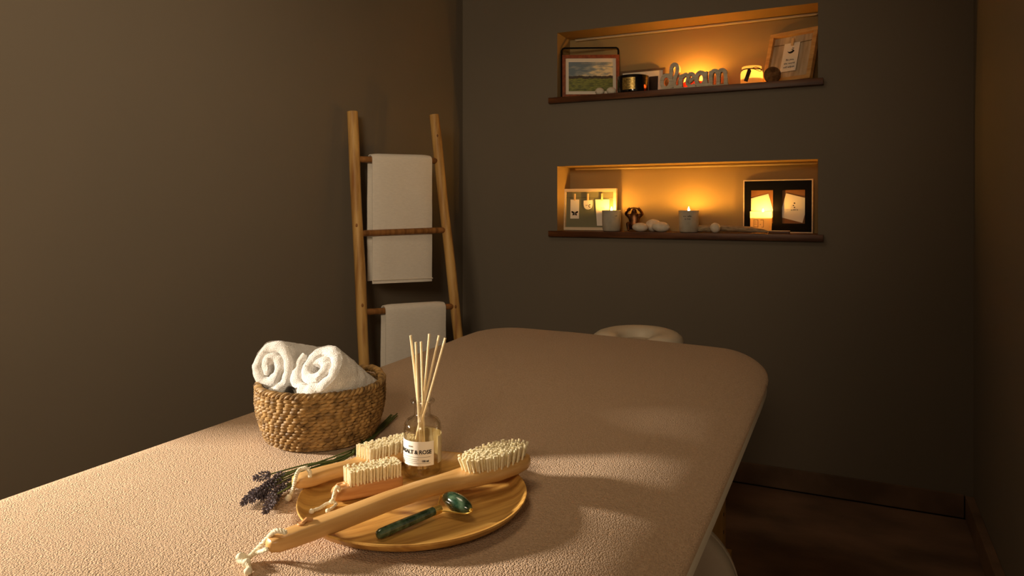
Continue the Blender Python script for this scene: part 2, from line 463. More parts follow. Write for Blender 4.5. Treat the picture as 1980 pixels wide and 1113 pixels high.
# ---------------------------------------------------------------- ladder with two towels
def lerp(a, b_, t): return V(a)+(V(b_)-V(a))*t
LT, LB = V((-1.6406,2.0606,1.429)), V((-1.575,2.036,0.0))
LB = LT + (V((-1.5583,2.0227,0.5408))-LT)*(1.429-0.02)/(1.429-0.5408)
RT = V((-1.5091,2.4022,1.4507)); RB = RT + (V((-1.3985,2.3985,0.6067))-RT)*(1.4507-0.02)/(1.4507-0.6067)
def on_stile(T_, B_, z): return lerp(T_, B_, (T_.z-z)/(T_.z-B_.z))
lad = thing('wooden_ladder', 'rustic wooden ladder leaning on the left wall with white towels on its rungs', 'ladder', (LB.x,LB.y,0))
for T_, B_ in ((LT,LB),(RT,RB)):
    b = nb()
    pts = [lerp(T_, B_, k/16)+V((0.0007*math.sin(k*1.3),0.001*math.cos(k*0.9),0)) for k in range(17)]
    r = [0.0192+0.0006*math.sin(k*1.1) for k in range(17)]
    tube(b, pts, r, 14)
    st = obj('stile', loc(b, (LB.x,LB.y,0)), 'pine', lad)
    for z, ang in (((1.02,-1.1),(0.74,-0.7)) if T_ is LT else ((1.365,-0.75),(0.70,-0.9))):
        b2 = nb(); p = on_stile(T_, B_, z)-V((LB.x,LB.y,0))
        d = V((math.cos(ang), math.sin(ang), 0))
        ell(b2, p+d*0.0165, 0.0045, 0.0045, 0.008, 10, 6)
        obj('knot', b2, M['rung'], st)
rungs = []
for zl, zr in ((1.257,1.268),(0.991,0.996),(0.714,0.700),(0.43,0.41),(0.15,0.13)):
    a, c = on_stile(LT, LB, zl), on_stile(RT, RB, zr)
    rungs.append((a, c))
    b = nb(); tube(b, [lerp(a,c,k/6) for k in range(7)], 0.0115, 12)
    obj('rung', loc(b, (LB.x,LB.y,0)), 'rung', lad)

def hung_towel(name, label, rung, t0, t1, front, back, thick, skew=0.0):
    a, c = rung; d = (c-a).normalized(); L = (c-a).length
    hor = V((d.y,-d.x,0)).normalized()          # towards the room
    if hor.x < 0: hor = -hor
    org = lerp(a, c, (t0+t1)/2)
    t = thing(name, label, 'towel', org)
    R0 = 0.0125
    def prof(off, uw, fr, bk):
        pts = []
        for k in range(13): pts.append((R0+off, -fr+fr*k/12))
        for k in range(1, 12):
            th = PI*k/12; pts.append(((R0+off)*math.cos(th), (R0+off)*math.sin(th)))
        for k in range(13): pts.append((-(R0+off), -bk*k/12))
        return pts
    b = nb(); rings = []
    NU_ = 15
    for i in range(NU_):
        u = i/(NU_-1); w = t0+(t1-t0)*u
        base = lerp(a, c, w)-org
        edge = min(u, 1-u)*(NU_-1)
        th = thick*(0.35 if edge < 0.5 else 0.85 if edge < 1.5 else 1.0)
        fr = front-skew*u; bk = back
        sh = 0.5*(thick-th)
        o_ = prof(sh+th, u, fr, bk); i_ = prof(sh, u, fr, bk)
        ring_ = []
        for (q, z), s in [(p, 1) for p in o_]+[(p, 0) for p in reversed(i_)]:
            wob = 0.0025*noise.noise(V((u*3, z*9, q*40)))
            ring_.append(base+hor*(q+wob)+V((0,0,z)) + d*(0.0018*noise.noise(V((z*14, 2, q*20)))))
        rings.append(ring_)
    loft(b, rings, True)
    o = obj('folded_cloth', b, 'flat_towel', t)
    # stitched hem along the bottom of the front flap
    b = nb(); pts = []
    for i in range(12):
        u = i/11; w = t0+(t1-t0)*u
        pts.append(lerp(a, c, w)-org+hor*(R0+thick*0.9)+V((0,0,-(front-skew*u)+0.012)))
    tube(b, pts, 0.004, 6, flat=0.6); obj('hem', b, 'hem', t)
    return t
hung_towel('hanging_towel', 'white towel hanging over the top rung of the wooden ladder', rungs[0], 0.17, 0.875, 0.452, 0.445, 0.010, -0.016)
hung_towel('hanging_towel.001', 'white towel hanging over the lower rung, half hidden behind the massage table', rungs[2], 0.215, 0.86, 0.40, 0.42, 0.011, 0.0)

# ---------------------------------------------------------------- basket
BC = V((-0.809,0.935,TZ+0.001)); BHt = 0.089
bas = thing('woven_basket', 'round woven seagrass basket on the table holding two rolled towels', 'basket', BC)
def brad(h):  # wall radius at height fraction
    return 0.083+0.0185*math.sin(min(1,h*1.15)*PI/2)**0.8 - 0.004*max(0, h-0.8)
rk = random.Random(5)
b = nb(); rows = 16; NT = 50
for k in range(rows):
    h = (k+0.5)/rows; z = h*(BHt-0.006)+0.002
    R = brad(h); ph = (k % 2)*PI/2 + rk.uniform(-0.35,0.35)
    nseg = 276; NT = rk.choice((46,48,50,52,54))
    for s in range(2):
        pts = []
        for i in range(nseg):
            th = 2*PI*i/nseg
            w = NT*th/2+s*PI+ph
            jit = 0.0012*noise.noise(V((th*11, k*1.7, s)))
            pts.append((( R+0.0030*math.cos(w)+jit)*math.cos(th), (R+0.0030*math.cos(w)+jit)*math.sin(th),
                        z+0.0009*math.sin(w)+0.0014*noise.noise(V((math.cos(th)*2, math.sin(th)*2, k*0.4)))))
        tube(b, pts, [0.0025+0.0007*math.cos(NT*2*PI*i/nseg/2+s*PI+ph) for i in range(nseg)], 6, True)
# woven bottom
lathe(b, [(0.0,0.003),(0.05,0.003),(0.088,0.004),(0.089,0.0015),(0.0,0.0005)], 40)
obj('woven_wall', b, 'weave', bas)
b = nb()
for k in range(44):
    th = 2*PI*k/44
    pts = [((brad(h/8)-0.004)*math.cos(th), (brad(h/8)-0.004)*math.sin(th), 0.003+h/8*(BHt-0.006)) for h in range(9)]
    tube(b, pts, 0.0018, 5)
obj('stakes', b, 'weave', bas)
b = nb()
for s in range(3):
    pts = []; nseg = 300
    for i in range(nseg):
        th = 2*PI*i/nseg; w = 26*th+s*2*PI/3
        R = brad(1.0)+0.0040*math.cos(w)+0.0008*noise.noise(V((th*8,s,2)))
        # the rim lifts into a low handle loop at the back right
        lift = 0.007*math.exp(-((th-1.15)/0.35)**2)
        pts.append((R*math.cos(th), R*math.sin(th), BHt+0.0030*math.sin(w)+lift))
    tube(b, pts, [0.0031+0.0007*math.sin(26*2*PI*i/nseg+s) for i in range(nseg)], 6, True)
obj('braided_rim', b, 'weave', bas)

# ---------------------------------------------------------------- two rolled towels
def camdir(r, u, f):   # direction from camera-like right / up / forward amounts, for readable pose numbers
    c, s = math.cos(YAW), math.sin(YAW)
    return (V((c,s,0))*r + V((0,0,u)) + V((-s,c,0))*f).normalized()

def rolled_towel(name, label, face, axis, length, turns, th, r0, start, seed, ecc=1.0, taper=0.0):
    t = thing(name, label, 'towel', face)
    z = axis.normalized()
    x = V((0,0,1)).cross(z).normalized(); y = z.cross(x)
    n = int(turns*48); path = []; NL_ = 30
    for i in range(n+1):
        a = start+2*PI*turns*i/n
        r = r0 + (a-start)/(2*PI)*th*0.89
        wob = 1+0.05*noise.noise(V((math.cos(a)*1.3, math.sin(a)*1.3, seed)))
        path.append((r*wob*math.cos(a)*ecc, r*wob*math.sin(a)/ecc, i/n))
    b = nb(); rings = []
    P = len(path)
    # cross-section: stadium across the thickness (tq), along the length
    sec = []
    m = 7
    for k in range(m): sec.append((0.5*math.sin(PI*k/(m-1)-PI/2), 0.5*(1-math.cos(PI*k/(m-1)-PI/2)) if False else 0.5*(1-abs(math.cos(PI*k/(m-1)-PI/2)))))
    for i in range(P):
        px, py, f = path[i]
        q0 = path[max(i-1,0)]; q1 = path[min(i+1,P-1)]
        tx, ty = q1[0]-q0[0], q1[1]-q0[1]; l = math.hypot(tx, ty) or 1
        nx, ny = ty/l, -tx/l
        T_ = th*(0.96 if 3 < i < P-4 else (0.35 if i in (0,P-1) else 0.75))
        bul = 0.004*noise.noise(V((px*60, py*60, seed+3)))+0.006*(1-f)*(0.4)
        ring_ = []
        for (q, e) in sec:                      # face end, rounded
            s_ = 1+taper*0
            ring_.append((px+nx*q*T_, py+ny*q*T_, e*T_*0.9-bul))
        for k in range(1, NL_):
            ring_.append((px+nx*0.5*T_, py+ny*0.5*T_, length*k/NL_))
        for (q, e) in reversed(sec):
            ring_.append((px+nx*q*T_, py+ny*q*T_, length-e*T_*0.9))
        for k in range(NL_-1, 0, -1):
            ring_.append((px-nx*0.5*T_, py-ny*0.5*T_, length*k/NL_))
        out = []
        for p in ring_:
            sc = 1-taper*max(0, p[2])/length
            w = V((p[0]*sc, p[1]*sc, p[2]))
            pos = x*w.x+y*w.y+z*w.z
            pos += V((noise.noise(pos*90+V((seed,0,0))), noise.noise(pos*90+V((0,seed,0))), noise.noise(pos*90+V((0,0,seed)))))*0.0020
            pos += V((noise.noise(pos*420+V((seed,0,0))), noise.noise(pos*420+V((0,seed,0))), noise.noise(pos*420+V((0,0,seed)))))*0.0004
            out.append(pos)
        rings.append(out)
    loft(b, rings, True)
    obj('rolled_cloth', b, 'towel', t)
    return t, x, y, z

cE = lambda u, v, t: V((t*((u-990)/1377*math.cos(YAW)-math.sin(YAW)), t*((u-990)/1377*math.sin(YAW)+math.cos(YAW)), 1.08-t*(v-403)/1377))
axL = camdir(0.36,-0.26,0.88); axR = camdir(0.42,-0.62,0.66)
tl, *_ = rolled_towel('rolled_towel', 'white rolled towel at the back left of the basket with a grey satin band', cE(520,709,1.165), axL, 0.135, 2.0, 0.0204, 0.0060, 5.0, 1.0, 0.97)
tr, *_ = rolled_towel('rolled_towel.001', 'white rolled towel at the front right of the basket, its spiral end up', cE(613,708,1.130), axR, 0.128, 2.0, 0.0226, 0.0062, 6.7, 5.0, 1.02)
b = nb()
p0 = cE(546,764,1.115); p1 = cE(583,775,1.14)
pts = catmull([p0+V((0,0,-0.004)), cE(556,748,1.118), cE(570,751,1.122), cE(585,770,1.13)], 6)
rings = []
for p in pts:
    d = camdir(0.15,-0.6,0.9)
    rings.append([p, p+V((0,0,0.0012)), p+d*0.03+V((0,0,0.0012)), p+d*0.03])
loft(b, rings, True)
for v in b.verts: v.co -= tl.location
obj('satin_band', b, 'satin', tl)

# ---------------------------------------------------------------- wooden tray and what lies on it
TC = V((-0.512,0.768,TZ+0.001)); TR = 0.150
tray = nb()
lathe(tray, [(0.0,0.0),(0.118,0.0),(0.132,0.002),(0.144,0.008),(0.150,0.0155),(0.1495,0.0175),(0.147,0.0172),(0.141,0.0115),(0.132,0.0075),(0.115,0.0062),(0.0,0.0062)], 96)
for v in tray.verts:
    q = V((math.cos(1.05)*v.co.x-math.sin(1.05)*v.co.y, math.sin(1.05)*v.co.x+math.cos(1.05)*v.co.y, 0))
    cr_ = V((math.cos(YAW), math.sin(YAW), 0)); k_ = -0.035*q.dot(cr_)
    v.co.x += k_*math.cos(YAW-1.05); v.co.y += k_*math.sin(YAW-1.05)
o = tag(obj('round_tray', tray, 'tray'), 'round wooden tray on the massage table holding the bottle, brushes and roller', 'tray')
o.location = TC; o.rotation_euler = (0,0,1.05)
PZ = TC.z+0.0062            # tray plate height
RZ = TC.z+0.0175            # tray rim height

# ---- diffuser bottle
BT = V((-0.5475,0.842,PZ+0.0004))
bot = thing('diffuser_bottle', 'clear glass reed diffuser bottle with a white label on the wooden tray', 'bottle', BT)
RB_ = 0.0262
b = nb()
lathe(b, [(0.0,0.0),(0.022,0.0),(0.0252,0.002),(0.0262,0.006),(RB_,0.066),(0.0252,0.073),(0.0215,0.0785),(0.0155,0.0815),(0.0117,0.084),(0.0113,0.089),
          (0.0113,0.0985),(0.0125,0.1005),(0.0160,0.1015),(0.0172,0.1035),(0.0165,0.1055),(0.0140,0.1060),(0.0118,0.1045),(0.0100,0.1000),
          (0.0098,0.088),(0.0105,0.0845),(0.0150,0.0800),(0.0205,0.0765),(0.0240,0.0715),(0.0248,0.066),(0.0248,0.008),(0.0225,0.0055),(0.0,0.0062)], 48)
obj('glass_body', b, 'glass', bot)
b = nb()
lathe(b, [(0.0,0.0066),(0.022,0.006),(0.0244,0.0085),(0.0246,0.030),(0.0246,0.0615),(0.0,0.0615)], 48)
obj('scented_oil', b, 'oil', bot)
def on_cyl(a0, z0, R):
    def f(p):
        a = a0 + p.x/R
        return V(((R+p.z)*math.sin(a), -(R+p.z)*math.cos(a), z0+p.y))
    return f
def curved_label(a0, a1, z0, z1, R):
    b = nb(); rings = []
    n = 40
    for i in range(n+1):
        a = a0+(a1-a0)*i/n
        rings.append([(r*math.sin(a), -r*math.cos(a), z) for r, z in ((R,z0),(R+0.00035,z0),(R+0.00035,z1),(R,z1))])
    loft(b, rings, True); return b
vang = math.atan2(BT.x, BT.y)   # camera bearing seen from the bottle: x = -sin -> handled by a0 below
cam_a = math.atan2(-BT.x, BT.y) # angle whose surface normal faces the camera in the on_cyl convention
LA = cam_a - math.radians(37)
lab = obj('label', curved_label(LA-math.radians(72), LA+math.radians(72), 0.0215, 0.0545, RB_+0.00005), 'paper', bot)
b = nb(); R = RB_+0.0005
text_mesh(b, 'BASALT & ROSE', 0.0074, None, on_cyl(LA+0.16, 0.0402, R), bold=0.00016, spacing=0.98)
text_mesh(b, '100 ml', 0.0036, None, on_cyl(LA+0.78, 0.0282, R), bold=0.00012)
obj('lettering', b, 'ink', lab)
b = nb()
print_lines(b, (5,), 0.0042, None, on_cyl(LA, 0.0478, R))
for z, x0, x1 in ((0.0335,-1.15,1.05),(0.0302,-0.9,0.45),(0.0278,-0.9,0.35),(0.0252,-1.1,1.05)):
    b2 = curved_label(LA+x0, LA+x1, z, z+0.0004, RB_+0.00045)
    me = bpy.data.meshes.new('tmp'); b2.to_mesh(me); b2.free(); b.from_mesh(me); bpy.data.meshes.remove(me)
obj('small_print', b, 'lightink', lab)
LB2 = cam_a + math.radians(118)
obj('back_label', curved_label(LB2-math.radians(66), LB2+math.radians(66), 0.0215, 0.0585, RB_+0.00005), 'backlabel', bot)
# reeds (each one stands in the bottle)
def reed_dir(du, dv, df): return du, dv, df
c_, s_ = math.cos(YAW), math.sin(YAW)
camR = V((c_, s_, 0)); camF = V((-s_, c_, 0))
t_b = -s_*BT.x + c_*BT.y
tops = [((794,648),(-0.0060,-0.001)),((804,661),(-0.0055,-0.003)),((814,660),(0.0000,0.003)),((830,645),(0.0010,0.005)),((849,648),(0.0015,-0.002)),((861,653),(0.0055,0.002))]
foots = [(0.004,0.012),(-0.004,-0.010),(-0.013,-0.006),(-0.016,0.004),(-0.010,0.012),(0.011,-0.012)]
names = ['leftmost reed, leaning left', 'second reed from the left, shorter', 'short upright reed third from the left', 'tall reed fourth from the left leaning slightly right', 'tall reed second from the right leaning right', 'rightmost reed, leaning furthest right']
for k, ((u, v), nk) in enumerate(tops):
    neck = BT + camR*nk[0] + camF*nk[1] + V((0,0,0.098))
    dep = t_b + nk[1]*2.2
    top_ = V((0,0,0)) + cE(u, v, dep)
    d = (top_-neck)
    # carry on down the same straight line to the bottle floor
    foot = neck - d*((0.098-0.0085)/d.z)
    # keep the foot within the glass
    off = foot-BT; hr = math.hypot(off.x, off.y)
    if hr > 0.0195:
        foot = BT+V((off.x*0.0195/hr, off.y*0.0195/hr, off.z))
        # straight stick from foot through the neck
    b = nb()
    pts = [foot, lerp(foot, neck, 0.5), neck, lerp(neck, top_, 0.5), top_]
    tube(b, [p-foot for p in pts], 0.00165, 8)
    o = tag(obj('diffuser_reed' if k == 0 else 'diffuser_reed.%03d' % k, b, 'reed'), 'pale rattan stick in the diffuser bottle: '+names[k], 'diffuser reed', 'reeds in the diffuser bottle')
    o.location = foot

# ---- brushes
def rounded_section(w, h, n=20, p=3.6):
    res = []
    for k in range(n):
        a = 2*PI*k/n
        cx, cz = math.cos(a), math.sin(a)
        res.append((0.5*w*math.copysign(abs(cx)**(2/p), cx), 0.5*h*math.copysign(abs(cz)**(2/p), cz)))
    return res
def brush_body(stations):
    """stations: x, width, height, z-centre"""
    b = nb(); rings = []
    for x, w, h, z in stations:
        rings.append([(x, y, z+q) for y, q in rounded_section(w, h)])
    loft(b, rings, True); return b
def bristles(x0, x1, wfun, zfun, hfun, dx=0.0052, dy=0.0052, r=0.0016, splay=0.0):
    b = nb(); nx = int((x1-x0)/dx); row = 0
    for i in range(nx+1):
        x = x0+(x1-x0)*i/nx
        w = wfun(x); ny = max(1, int(w/dy))
        for j in range(ny+1):
            y = -w/2+w*j/ny + (0.0012 if i % 2 else -0.0012)
            jx, jy = random.uniform(-1,1)*0.0006, random.uniform(-1,1)*0.0006
            h = hfun(x)*(1+random.uniform(-0.04,0.04))
            z = zfun(x)
            tx = (x-(x0+x1)/2)*splay; ty = y*splay
            p = [(x+jx, y+jy, z-0.001), (x+jx+tx*0.5, y+jy+ty*0.5, z+h*0.5), (x+jx*2+tx, y+jy*2+ty, z+h)]
            tube(b, p, [r*0.75, r*0.95, r*1.1], 6)
    return b
def rotated(v, rot): return v

def brush(name, label, tail, head, flip=0.0):
    """Empty at the tail end, local x towards the head, local z up"""
    t_ = V(tail); h_ = V(head); d = h_-t_
    x = d.normalized(); y = V((0,0,1)).cross(x).normalized(); z = x.cross(y)
    m = Matrix((x, y, z)).transposed()
    e = thing(name, label, 'brush', t_, (m @ Matrix.Rotation(flip, 3, 'X')).to_euler())
    return e, d.length

# long bath brush lying across the tray
Zp = lambda u, v, z: (lambda r: V((0,0,1.08))+r*((z-1.08)/r.z))(V(cE(u,v,1.0))-V((0,0,1.08)))
ti = Zp(516,1055,TZ+0.0215); he = Zp(1019,886,RZ+0.0105)
eC, Lc = brush('bath_brush', 'long-handled wooden bath brush lying across the whole tray, oval bristle head at right', ti, he)
st = [(0.0,0.008,0.006,0),(0.0025,0.0165,0.013,0),(0.010,0.0225,0.0165,0),(0.03,0.0255,0.0178,0.0005),(0.08,0.0262,0.0185,0.002),(0.14,0.0250,0.0185,0.005),(0.185,0.0240,0.0185,0.0055),
      (0.212,0.0270,0.0182,0.0045),(0.232,0.0360,0.0178,0.003),(0.255,0.0465,0.0172,0.0015),(0.285,0.0540,0.0170,0.0005),(0.315,0.0535,0.0170,0.0005),(0.336,0.0440,0.0165,0.001),(0.347,0.0290,0.0150,0.0015),(0.3525,0.012,0.010,0.002)]
sC = Lc/0.3525
st = [(x*sC, w, h, z) for x, w, h, z in st]
obj('wooden_handle', brush_body(st), 'bamboo', eC)
x0, x1 = 0.252*sC, 0.340*sC
wf = lambda x: 0.0405*math.sqrt(max(0.03, 1-((x-(x0+x1)/2)/((x1-x0)/2+0.003))**2))
obj('bristles', bristles(x0, x1, wf, lambda x: 0.0088, lambda x: 0.0192, 0.0050, 0.0050, 0.0017, 0.13), 'bristle', eC)
b = nb(); lathe(b, [(0.0,0.0),(0.0035,0.0),(0.0045,0.0012),(0.0035,0.0022),(0.0,0.0022)], 12, (0.040,0.003,0.0092))
tube(b, [(0.040,0.003,0.0095),(0.047,0.0045,0.0125),(0.053,0.0035,0.0100)], 0.0026, 6)
obj('rope_hole', b, 'reddish', eC)
def world_rope(parent, pts, r, turns, seg=8, name='rope_loop', ends=()):
    mw = Matrix.LocRotScale(parent.location, parent.rotation_euler, (1,1,1)).inverted()
    P = [mw @ V(p) for p in pts]
    b = nb(); twisted(b, catmull(P, seg), r, turns)
    for e, rad in ends: ell(b, mw @ V(e), rad, rad*0.85, rad*0.9, 10, 8, None, 0.25, 300)
    return obj(name, b, 'rope', parent)
Zp = lambda u, v, z: (lambda r: V((0,0,1.08))+r*((z-1.08)/r.z))(V(cE(u,v,1.0))-V((0,0,1.08)))
world_rope(eC, [Zp(553,1029,TZ+0.0355), Zp(533,1026,TZ+0.036), Zp(517,1040,TZ+0.026), Zp(498,1060,TZ+0.012), Zp(482,1076,TZ+0.006), Zp(470,1077,TZ+0.006), Zp(462,1074,TZ+0.008),
               Zp(462,1084,TZ+0.006), Zp(476,1087,TZ+0.008), Zp(481,1097,TZ+0.005), Zp(480,1104,TZ+0.004)], 0.0028, 13,
           ends=((Zp(466,1077,TZ+0.008),0.0055),(Zp(477,1088,TZ+0.007),0.005),(Zp(480,1104,TZ+0.005),0.0045)))
world_rope(eC, [Zp(517,1061,TZ+0.020), Zp(500,1067,TZ+0.010), Zp(484,1074,TZ+0.006), Zp(472,1080,TZ+0.007)], 0.0025, 6, name='rope_loop')

# middle brush behind the bottle, tail over the tray rim
ti = Zp(568,933,RZ+0.0085); he = Zp(806,868,PZ+0.012)
eA, La = brush('handled_body_brush', 'short-handled wooden brush at the back of the tray, partly behind the bottle', ti, he)
sA = La/0.195
st = [(0.0,0.010,0.008,0),(0.003,0.020,0.014,0),(0.011,0.0270,0.0165,0),(0.024,0.0285,0.0170,0),(0.045,0.0265,0.0165,0.001),(0.068,0.0240,0.016,0.001),(0.088,0.0300,0.016,0),
      (0.105,0.0375,0.0160,0),(0.14,0.042,0.0160,0),(0.17,0.041,0.016,0),(0.185,0.034,0.015,0),(0.192,0.022,0.013,0),(0.195,0.010,0.009,0)]
obj('wooden_handle', brush_body([(x*sA, w, h, z) for x, w, h, z in st]), 'bamboo', eA)
wA = lambda x: 0.030
obj('bristles', bristles(0.102*sA, 0.186*sA, wA, lambda x: 0.0078, lambda x: 0.0165, 0.0054, 0.0056, 0.0017), 'bristle', eA)
world_rope(eA, [Zp(599,921,RZ+0.020), Zp(599,912,RZ+0.026), Zp(592,905,RZ+0.030), Zp(581,907,RZ+0.029), Zp(574,915,RZ+0.026), Zp(571,927,RZ+0.017), Zp(567,944,RZ-0.002), Zp(563,954,TZ+0.009), Zp(558,962,TZ+0.006)], 0.0026, 11,
           ends=((Zp(558,962,TZ+0.006),0.0048),))

# small nail brush in the middle of the tray
ti = Zp(642,954,PZ+0.0108); he = Zp(776,926,PZ+0.0108)
eB, Lb = brush('nail_brush', 'small wooden nail brush with tall bristles between the two longer brushes', ti, he)
st = [(0.0,0.010,0.008,-0.001),(0.003,0.019,0.014,-0.001),(0.010,0.0255,0.0175,0),(0.020,0.0285,0.0195,0),(0.045,0.031,0.0205,0),(0.075,0.031,0.0205,0),(0.088,0.028,0.0195,0),(0.0935,0.021,0.016,0),(0.0955,0.010,0.010,0)]
sB = Lb/0.0955
obj('wooden_back', brush_body([(x*sB, w, h, z) for x, w, h, z in st]), 'reddish', eB)
obj('bristles', bristles(0.021*sB, 0.0895*sB, lambda x: 0.0255, lambda x: 0.0098, lambda x: 0.0178, 0.0044, 0.0044, 0.00155), 'bristle', eB)
b = nb(); pts = [(0.0115+0.0055*math.cos(2*PI*k/16), 0.0055*math.sin(2*PI*k/16), 0.009) for k in range(16)]
tube(b, pts, 0.0012, 6, True); obj('hole_rim', b, 'reddish', eB)
world_rope(eB, [Zp(656,948,PZ+0.021), Zp(655,943,PZ+0.027), Zp(650,942,PZ+0.028), Zp(647,951,PZ+0.022), Zp(644,962,PZ+0.010), Zp(641,970,PZ+0.005), Zp(631,974,PZ+0.004), Zp(618,982,PZ+0.004), Zp(602,988,PZ+0.0035)], 0.0022, 10,
           ends=((Zp(642,969,PZ+0.006),0.0035),(Zp(603,988,PZ+0.004),0.0034)))
world_rope(eB, [Zp(642,970,PZ+0.005), Zp(650,974,PZ+0.004), Zp(641,983,PZ+0.0035), Zp(634,987,PZ+0.0035)], 0.0020, 4, ends=((Zp(634,987,PZ+0.004),0.0033),))

# ---- jade roller
h0 = Zp(729,1034,PZ+0.0065); h1 = Zp(838,988,PZ+0.0075); fz = 0.0075
dr = (h1-h0); Lh = dr.length; dx_ = dr.normalized(); sd = V((0,0,1)).cross(dx_).normalized(); upv = dx_.cross(sd)
jr = thing('jade_roller', 'green jade face roller with gold fittings lying on the front of the tray', 'roller', h0, Matrix((dx_, sd, upv)).transposed().to_euler())
b = nb()
tube(b, [(x,0,0) for x in (0.0,0.0012,0.004,0.02,0.045,0.065,Lh)], [0.002,0.0046,0.0058,0.0060,0.0058,0.0055,0.0053], 16)
obj('handle', b, 'jade', jr)
b = nb(); tube(b, [(x,0,0) for x in (Lh-0.0004,Lh+0.0002,Lh+0.010,Lh+0.0106)], [0.0048,0.0058,0.0056,0.0040], 16)
obj('ferrule', b, 'gold', jr)
inv = Matrix.LocRotScale(jr.location, jr.rotation_euler, (1,1,1)).inverted()
sa = inv @ Zp(864,957,PZ+0.016); sb = inv @ Zp(909,987,PZ+0.010)
sa = V((Lh+0.036,0.0195,0.0105)); sb = V((Lh+0.036,-0.0195,0.0035))
sa = inv @ Zp(859,958,PZ+0.0165); sb = inv @ Zp(910,986,PZ+0.0125)
ax = (sb-sa); LS = ax.length; axn = ax.normalized(); mid = (sa+sb)/2
b = nb(); n = 17
tube(b, [sa+ax*(0.02+0.96*k/(n-1)) for k in range(n)], [0.0108*max(0.3, math.sqrt(max(0, 1-(2*(0.035+0.93*k/(n-1))-1)**2))) for k in range(n)], 20)
obj('roller_stone', b, 'jade', jr)
b = nb()
f0 = V((Lh+0.0095,0.0015,0)); f1 = V((Lh+0.0095,-0.0015,0))
perp = V((1,0,0))
w1 = inv @ Zp(852.5,957,PZ+0.0155); w2 = inv @ Zp(903,993,PZ+0.0095); w3 = inv @ Zp(912,988,PZ+0.0115)
tube(b, [V((Lh+0.008,0.002,0.001)), lerp(V((Lh+0.008,0.002,0.001)), w1, 0.85), lerp(w1, sa, 0.12), lerp(w1, sa, 0.6), sa+axn*0.004], 0.0011, 8)
tube(b, [V((Lh+0.008,-0.002,-0.001)), lerp(V((Lh+0.008,-0.002,-0.001)), w2, 0.93), lerp(w2, w3, 0.35), w3, lerp(w3, sb, 0.7), sb-axn*0.003], 0.0011, 8)
obj('wire_fork', b, 'gold', jr)
for p_, q_, r_ in ((sb-axn*0.002, sb+axn*0.0012, 0.0026), (sa-axn*0.0012, sa+axn*0.002, 0.0024)):
    b = nb(); tube(b, [p_, q_], r_, 12); obj('end_cap', b, 'gold', jr)

# ---------------------------------------------------------------- lavender bunch
lv0 = V((-0.70,0.86,TZ+0.002))
lav = thing('lavender_bunch', 'bunch of dried purple lavender lying on the table between basket and tray', 'lavender', lv0)
heads = [((470,972),(497,948)),((488,966),(516,938)),((513,988),(530,958)),((520,979),(539,950)),((492,924),(520,917)),((500,950),(530,930)),
         ((505,962),(543,934)),((522,960),(550,940)),((530,930),(545,916)),((538,949),(566,930)),((485,960),(512,946)),((515,940),(540,922))]
ends = [(768,799),(763,803),(756,801),(768,803),(748,812),(760,806),(766,801),(745,812),(755,806),(700,850),(762,803),(758,802)]
rnd = random.Random(3)
for k, ((tip, base), e) in enumerate(zip(heads, ends)):
    zt_, zb = TZ+0.007+0.004*(k % 3), TZ+0.009+0.004*(k % 3)
    pt, pb = Zp(*tip, zt_), Zp(*base, zb)
    px, pn = 655+rnd.uniform(-8,8), 886+rnd.uniform(-6,7)
    pm = Zp(px, pn, TZ+0.006+0.002*(k % 3)); pe = Zp(*e, TZ+0.005)
    p2 = Zp(700+rnd.uniform(-5,5), 862+rnd.uniform(-4,6), TZ+0.004)
    b = nb(); tube(b, [p-lv0 for p in catmull([pb, lerp(pb,pm,0.5)+V((0,0,0.002)), pm, p2, lerp(p2,pe,0.5), pe], 5)], 0.00105, 6)
    obj('stem', b, 'stem', lav)
    b = nb(); d = pt-pb; L = d.length; dn = d.normalized(); s1 = dn.orthogonal().normalized(); s2 = dn.cross(s1)
    whorl = max(5, int(L/0.0042))
    for w in range(whorl+1):
        f = w/whorl
        rad = 0.0052*(0.55+0.75*math.sin(PI*min(1, 0.18+f*0.8)))
        for q in range(6):
            a = q*PI/3+w*0.5+rnd.uniform(-0.3,0.3)
            cpt = pb+d*f+(s1*math.cos(a)+s2*math.sin(a))*rad*0.75
            if cpt.z < TZ+0.0022: cpt.z = TZ+0.0022
            m3 = Matrix((s1, s2, (dn+(s1*math.cos(a)+s2*math.sin(a))*0.7).normalized())).transposed()
            ell(b, cpt-lv0, 0.0013, 0.0013, 0.0030, 6, 4, m3)
    obj('flower_spike', b, 'bloom', lav)
# two leaves on the stems
for (u0, v0, u1, v1) in ((690,862,680,884),(668,880,640,893),(712,852,690,877)):
    b = nb(); a_, c2 = Zp(u0,v0,TZ+0.008), Zp(u1,v1,TZ+0.004)
    tube(b, [p-lv0 for p in catmull([a_, lerp(a_,c2,0.5)+V((0,0,0.003)), c2], 5)], [0.0006,0.001,0.0014,0.0018,0.002,0.002,0.0018,0.0015,0.001,0.0006,0.0004], 6, flat=0.3)
    obj('leaf', b, 'stem', lav)

